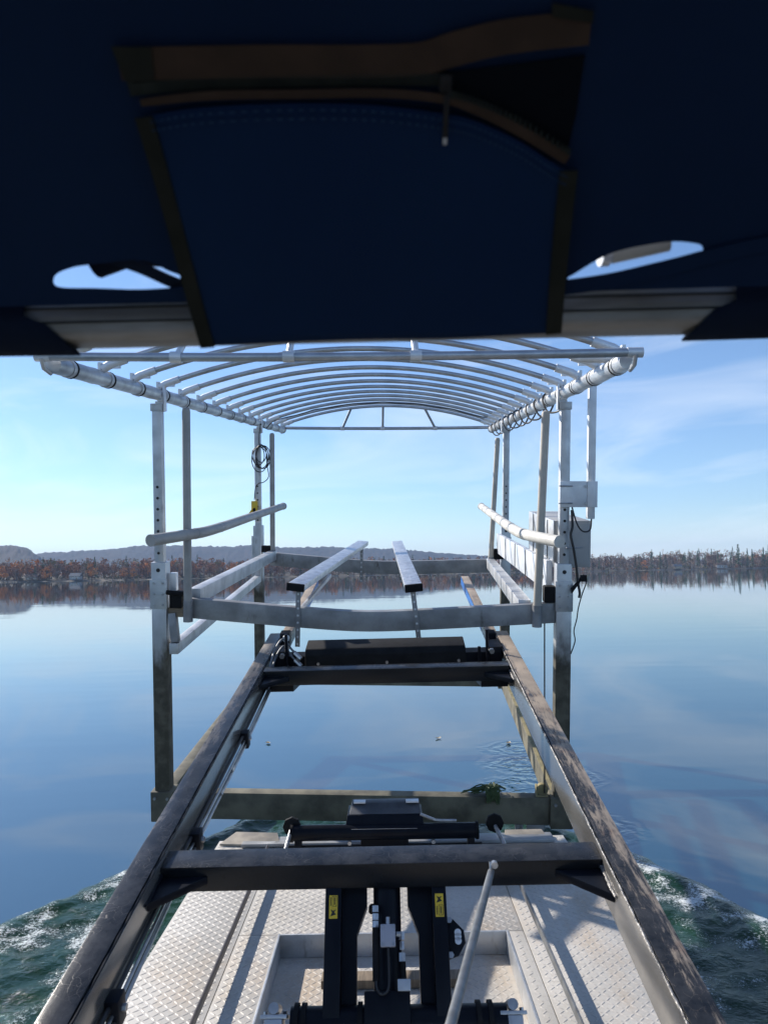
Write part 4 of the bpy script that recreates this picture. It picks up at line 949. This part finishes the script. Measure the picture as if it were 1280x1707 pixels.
# front bar and its sleeves
def rbar(x0, x1, z0l, z0r, m_, name, par, hh=0.0205, dd=0.022):
    mb = MB(); prof = []
    for k in range(28):
        t = 2 * math.pi * k / 28; c, s = math.cos(t), math.sin(t); e = 0.45
        prof.append((math.copysign(abs(c) ** e, c) * dd, math.copysign(abs(s) ** e, s) * hh))
    n = 9
    for q in range(n):
        f = q / (n - 1); x = x0 + (x1 - x0) * f
        for (y, z) in prof: mb.v.append((x, y, z0l + (z0r - z0l) * f + z))
    for q in range(n - 1):
        for j in range(28): mb.face([q * 28 + j, q * 28 + (j + 1) % 28, (q + 1) * 28 + (j + 1) % 28, (q + 1) * 28 + j])
    mb.face(list(range(28))); mb.face([(n - 1) * 28 + j for j in reversed(range(28))])
    o = mb.build(name, m_, par); return o
inv = Matrix.Translation(cn.location) @ cn.rotation_euler.to_matrix().to_4x4()
inv.invert()
bar = rbar(-0.85, 0.85, 0.240, 0.250, simple('bar_aluminium', (0.20, 0.19, 0.175), (0.12, 0.11, 0.095), 9, 0.3, 0.4, 0.6, 0.2, 30, 0.002, (1, 6, 6)), 'frame_bar', cn)
for zz3, hh3, m3 in ((-.0055, .0008, M_RUBBER), (.008, .0006, M_RUBBER)):
    g3 = MB().box(-.84, .84, -.0232, -.0222, zz3 + .245 - hh3, zz3 + .245 + hh3).build('bar_seam', m3, bar)
    g3.rotation_euler = (0, -0.0058, 0)
bar.matrix_local = inv @ Matrix.Translation((0, 0.722, CAMZ))
for (x0, x1, lp) in ((-0.85, -0.318, 1), (0.318, 0.85, -1)):
    mb = MB(); n = 12; rings = []
    xs = [x0 + (x1 - x0) * q / (n - 1) for q in range(n)]
    if lp < 0: xs = xs[::-1]
    for q, x in enumerate(xs):
        fl = max(0, (q - (n - 3)) / 2.0)
        for k in range(20):
            t = 2 * math.pi * k / 20; c, s = math.cos(t), math.sin(t)
            zc = 0.245 + 0.006 * x
            xx = x + lp * (0.028 * fl * (s < 0) * (-s) - .012 * fl * (s > 0)) 
            mb.v.append((xx, 0.722 + c * (0.026 + .002 * fl), CAMZ + zc + s * (0.0275 + .001 * fl) + (0.02 if s > 0.5 else 0)))
    for q in range(n - 1):
        for j in range(20): mb.face([q * 20 + j, q * 20 + (j + 1) % 20, (q + 1) * 20 + (j + 1) % 20, (q + 1) * 20 + j])
    o = mb.build('bar_sleeve', M_SLEEVE, cn); o.matrix_local = inv; solid(o, 0.0015)
for s in (-1, 1):
    o = MB().tube(bez([(s * .84, .722, CAMZ + .24), (s * .88, .70, CAMZ + .1), (s * .93, .55, 1.2), (s * .96, .35, .52)], 6), 0.02, 12).build('frame_leg', M_ALUD, cn); o.matrix_local = inv
def ribbon(pts, widths, z, th, name, m_, par, n=6):
    P = bez([(*p, 0) for p in pts], n); mb = MB(); k = len(P)
    ww = widths if isinstance(widths, (list, tuple)) else [widths] * len(pts)
    for i, p in enumerate(P):
        d = (P[min(i + 1, k - 1)] - P[max(i - 1, 0)]).normalized(); nn_ = V3((-d.y, d.x, 0))
        f = i / n; a = min(int(f), len(ww) - 2) if len(ww) > 1 else 0; w_ = ww[a] + (ww[min(a + 1, len(ww) - 1)] - ww[a]) * (f - a)
        for sgn in (-1, 1):
            for zz2 in (z, z + th): mb.v.append(tuple(p + nn_ * (sgn * w_ / 2) + V3((0, 0, zz2))))
    for i in range(k - 1):
        a, b = i * 4, i * 4 + 4
        for q in ((0, 1), (1, 3), (3, 2), (2, 0)): mb.face([a + q[0], a + q[1], b + q[1], b + q[0]])
    mb.face([0, 2, 3, 1]); e = (k - 1) * 4; mb.face([e, e + 1, e + 3, e + 2])
    return mb.build(name, m_, par)
# pocket panel
TOP = [(-0.170, 0.197), (-0.131, 0.202), (-0.065, 0.204), (-0.004, 0.202), (0.045, 0.196), (0.072, 0.19), (0.105, 0.176), (0.134, 0.159), (0.149, 0.151)]
BOT = [(-0.161, 0.001), (-0.101, 0.003), (-0.041, 0.004), (0.036, 0.004), (0.09, 0.005), (0.162, 0.008)]
def along(C, t):
    P = bez([(*p, 0) for p in C], 8); f = t * (len(P) - 1); i = min(int(f), len(P) - 2); return P[i].lerp(P[i + 1], f - i)
pm = MB(); PX, PY = 33, 21
def panelP(i, j):
    s, t = i / (PX - 1), j / (PY - 1); p = along(BOT, s).lerp(along(TOP, s), t)
    z = 0.012 + 0.004 * math.sin(math.pi * s) * math.sin(math.pi * t) + 0.0016 * noise.noise(V3((s * 3.1, t * 2.3, 0)))
    return (p.x, p.y, z)
pm.grid(panelP, PX, PY)
pan = solid(pm.build('pocket_panel', M_FABRIC2, cn, fix=False), 0.002)
ribbon([(-0.172, 0.197), (-0.169, 0.165), (-0.166, 0.118), (-0.163, 0.06), (-0.159, 0.000)], 0.013, 0.0135, 0.002, 'binding', M_BIND, pan)
ribbon([(0.148, 0.153), (0.150, 0.11), (0.153, 0.06), (0.157, 0.008)], 0.014, 0.0135, 0.002, 'binding', M_BIND, pan)
for off in (0.0035, 0.0095):
    P = [V3((p[0], p[1] - off, 0)) for p in TOP]; C = bez(P, 16); mb = MB()
    for i in range(2, len(C) - 3, 2):
        mb.beam(C[i] + V3((0, 0, .0158)), C[i] + (C[i + 1] - C[i]) * 0.85 + V3((0, 0, .0158)), 0.0013, 0.0008)
    mb.build('stitching', M_THREAD, pan, smooth=False)
pk = [(0.046, 0.2195), (0.150, 0.230), (0.150, 0.19), (0.147, 0.158), (0.11, 0.178), (0.077, 0.193), (0.05, 0.202)]
MB().prism([(a, b, 0.0025) for a, b in pk], (0, 0, 0.001)).build('pocket_shade', M_VOID, cn)  # dark patch painting the shade in the unzipped opening
zt = ribbon([(-0.184, 0.230), (-0.14, 0.230), (-0.076, 0.230), (-0.012, 0.229), (0.031, 0.230), (0.057, 0.236), (0.094, 0.243), (0.15, 0.2475)], [0.021, 0.021, 0.021, 0.021, 0.021, 0.022, 0.022, 0.021], 0.005, 0.0015, 'zipper_tape', M_TAPE, cn)
MB().prism([(-0.186, 0.2415, .0068), (-0.158, 0.2405, .0068), (-0.160, 0.2195, .0068), (-0.181, 0.2185, .0068)], (0, 0, 0.001)).build('tape_end', M_BIND, zt)
MB().prism([(0.121, 0.263, .0068), (0.150, 0.258, .0068), (0.151, 0.2505, .0068), (0.122, 0.2545, .0068)], (0, 0, 0.001)).build('tape_end', M_BIND, zt)
ribbon([(-0.181, 0.213), (-0.143, 0.2155), (-0.077, 0.217), (-0.012, 0.217), (0.05, 0.2165)], 0.009, 0.0035, 0.0012, 'zipper_backing', M_TEETH, zt)
mb = MB(); C = bez([(-0.176, 0.2135, 0), (-0.143, 0.2155, 0), (-0.077, 0.217, 0), (-0.012, 0.217, 0), (0.045, 0.2165, 0)], 22)
for i, c in enumerate(C): mb.box(c.x - .0007, c.x + .0007, c.y - .004, c.y + .004, .0048, .0066)
mb.build('zipper_teeth', M_TEETH, zt, smooth=False)
lt = ribbon([(-0.173, 0.2055), (-0.122, 0.2095), (-0.056, 0.2095), (0.005, 0.209), (0.049, 0.2045), (0.076, 0.196), (0.109, 0.181), (0.147, 0.160)], [0.005, 0.006, 0.006, 0.006, 0.006, 0.007, 0.008, 0.008], 0.009, 0.0015, 'zipper_tape', M_TAPE, cn)
mb = MB(); C = bez([(0.053, 0.2075, 0), (0.078, 0.200, 0), (0.111, 0.1855, 0), (0.147, 0.165, 0)], 9)
for c in C: mb.box(c.x - .0009, c.x + .0009, c.y - .002, c.y + .0032, .0095, .0112)
mb.build('zipper_teeth', M_TEETH, lt, smooth=False)
sl = MB().box(0.0455, 0.0545, 0.209, 0.221, 0.006, 0.012).build('zipper_slider', M_RUBBER, cn, 0.0012)
MB().box(0.0485, 0.0525, 0.180, 0.211, 0.0185, 0.0205).build('pull_tab', M_RUBBER, sl, 0.0006); MB().box(0.0490, 0.0520, 0.176, 0.181, 0.0183, 0.0208).build('pull_tip', M_ALUD, sl, 0.0006)
# strap and pale strut ends seen through the two cut-outs
ribbon([(-0.235, 0.080), (-0.21, 0.070), (-0.185, 0.056), (-0.165, 0.047)], 0.011, -0.006, 0.002, 'strap', M_SLEEVE, cn)
ribbon([(0.15, 0.046), (0.20, 0.053), (0.25, 0.065), (0.33, 0.085), (0.5, 0.11)], 0.014, 0.002, 0.002, 'strap', M_FABRIC, cn)
MB().tube([(-0.262, 0.055, -0.045), (-0.222, 0.068, -0.045), (-0.16, 0.06, -0.045)], 0.0145, 14).build('bow_end', M_SLEEVE, cn)
MB().tube([(0.207, 0.066, -0.03), (0.256, 0.077, -0.03)], 0.0125, 14).build('bow_end', M_PVCW, cn)
MB().tube([(0.198, 0.066, -0.03), (0.206, 0.066, -0.03)], 0.0145, 14).build('bow_collar', M_ALUW, cn)
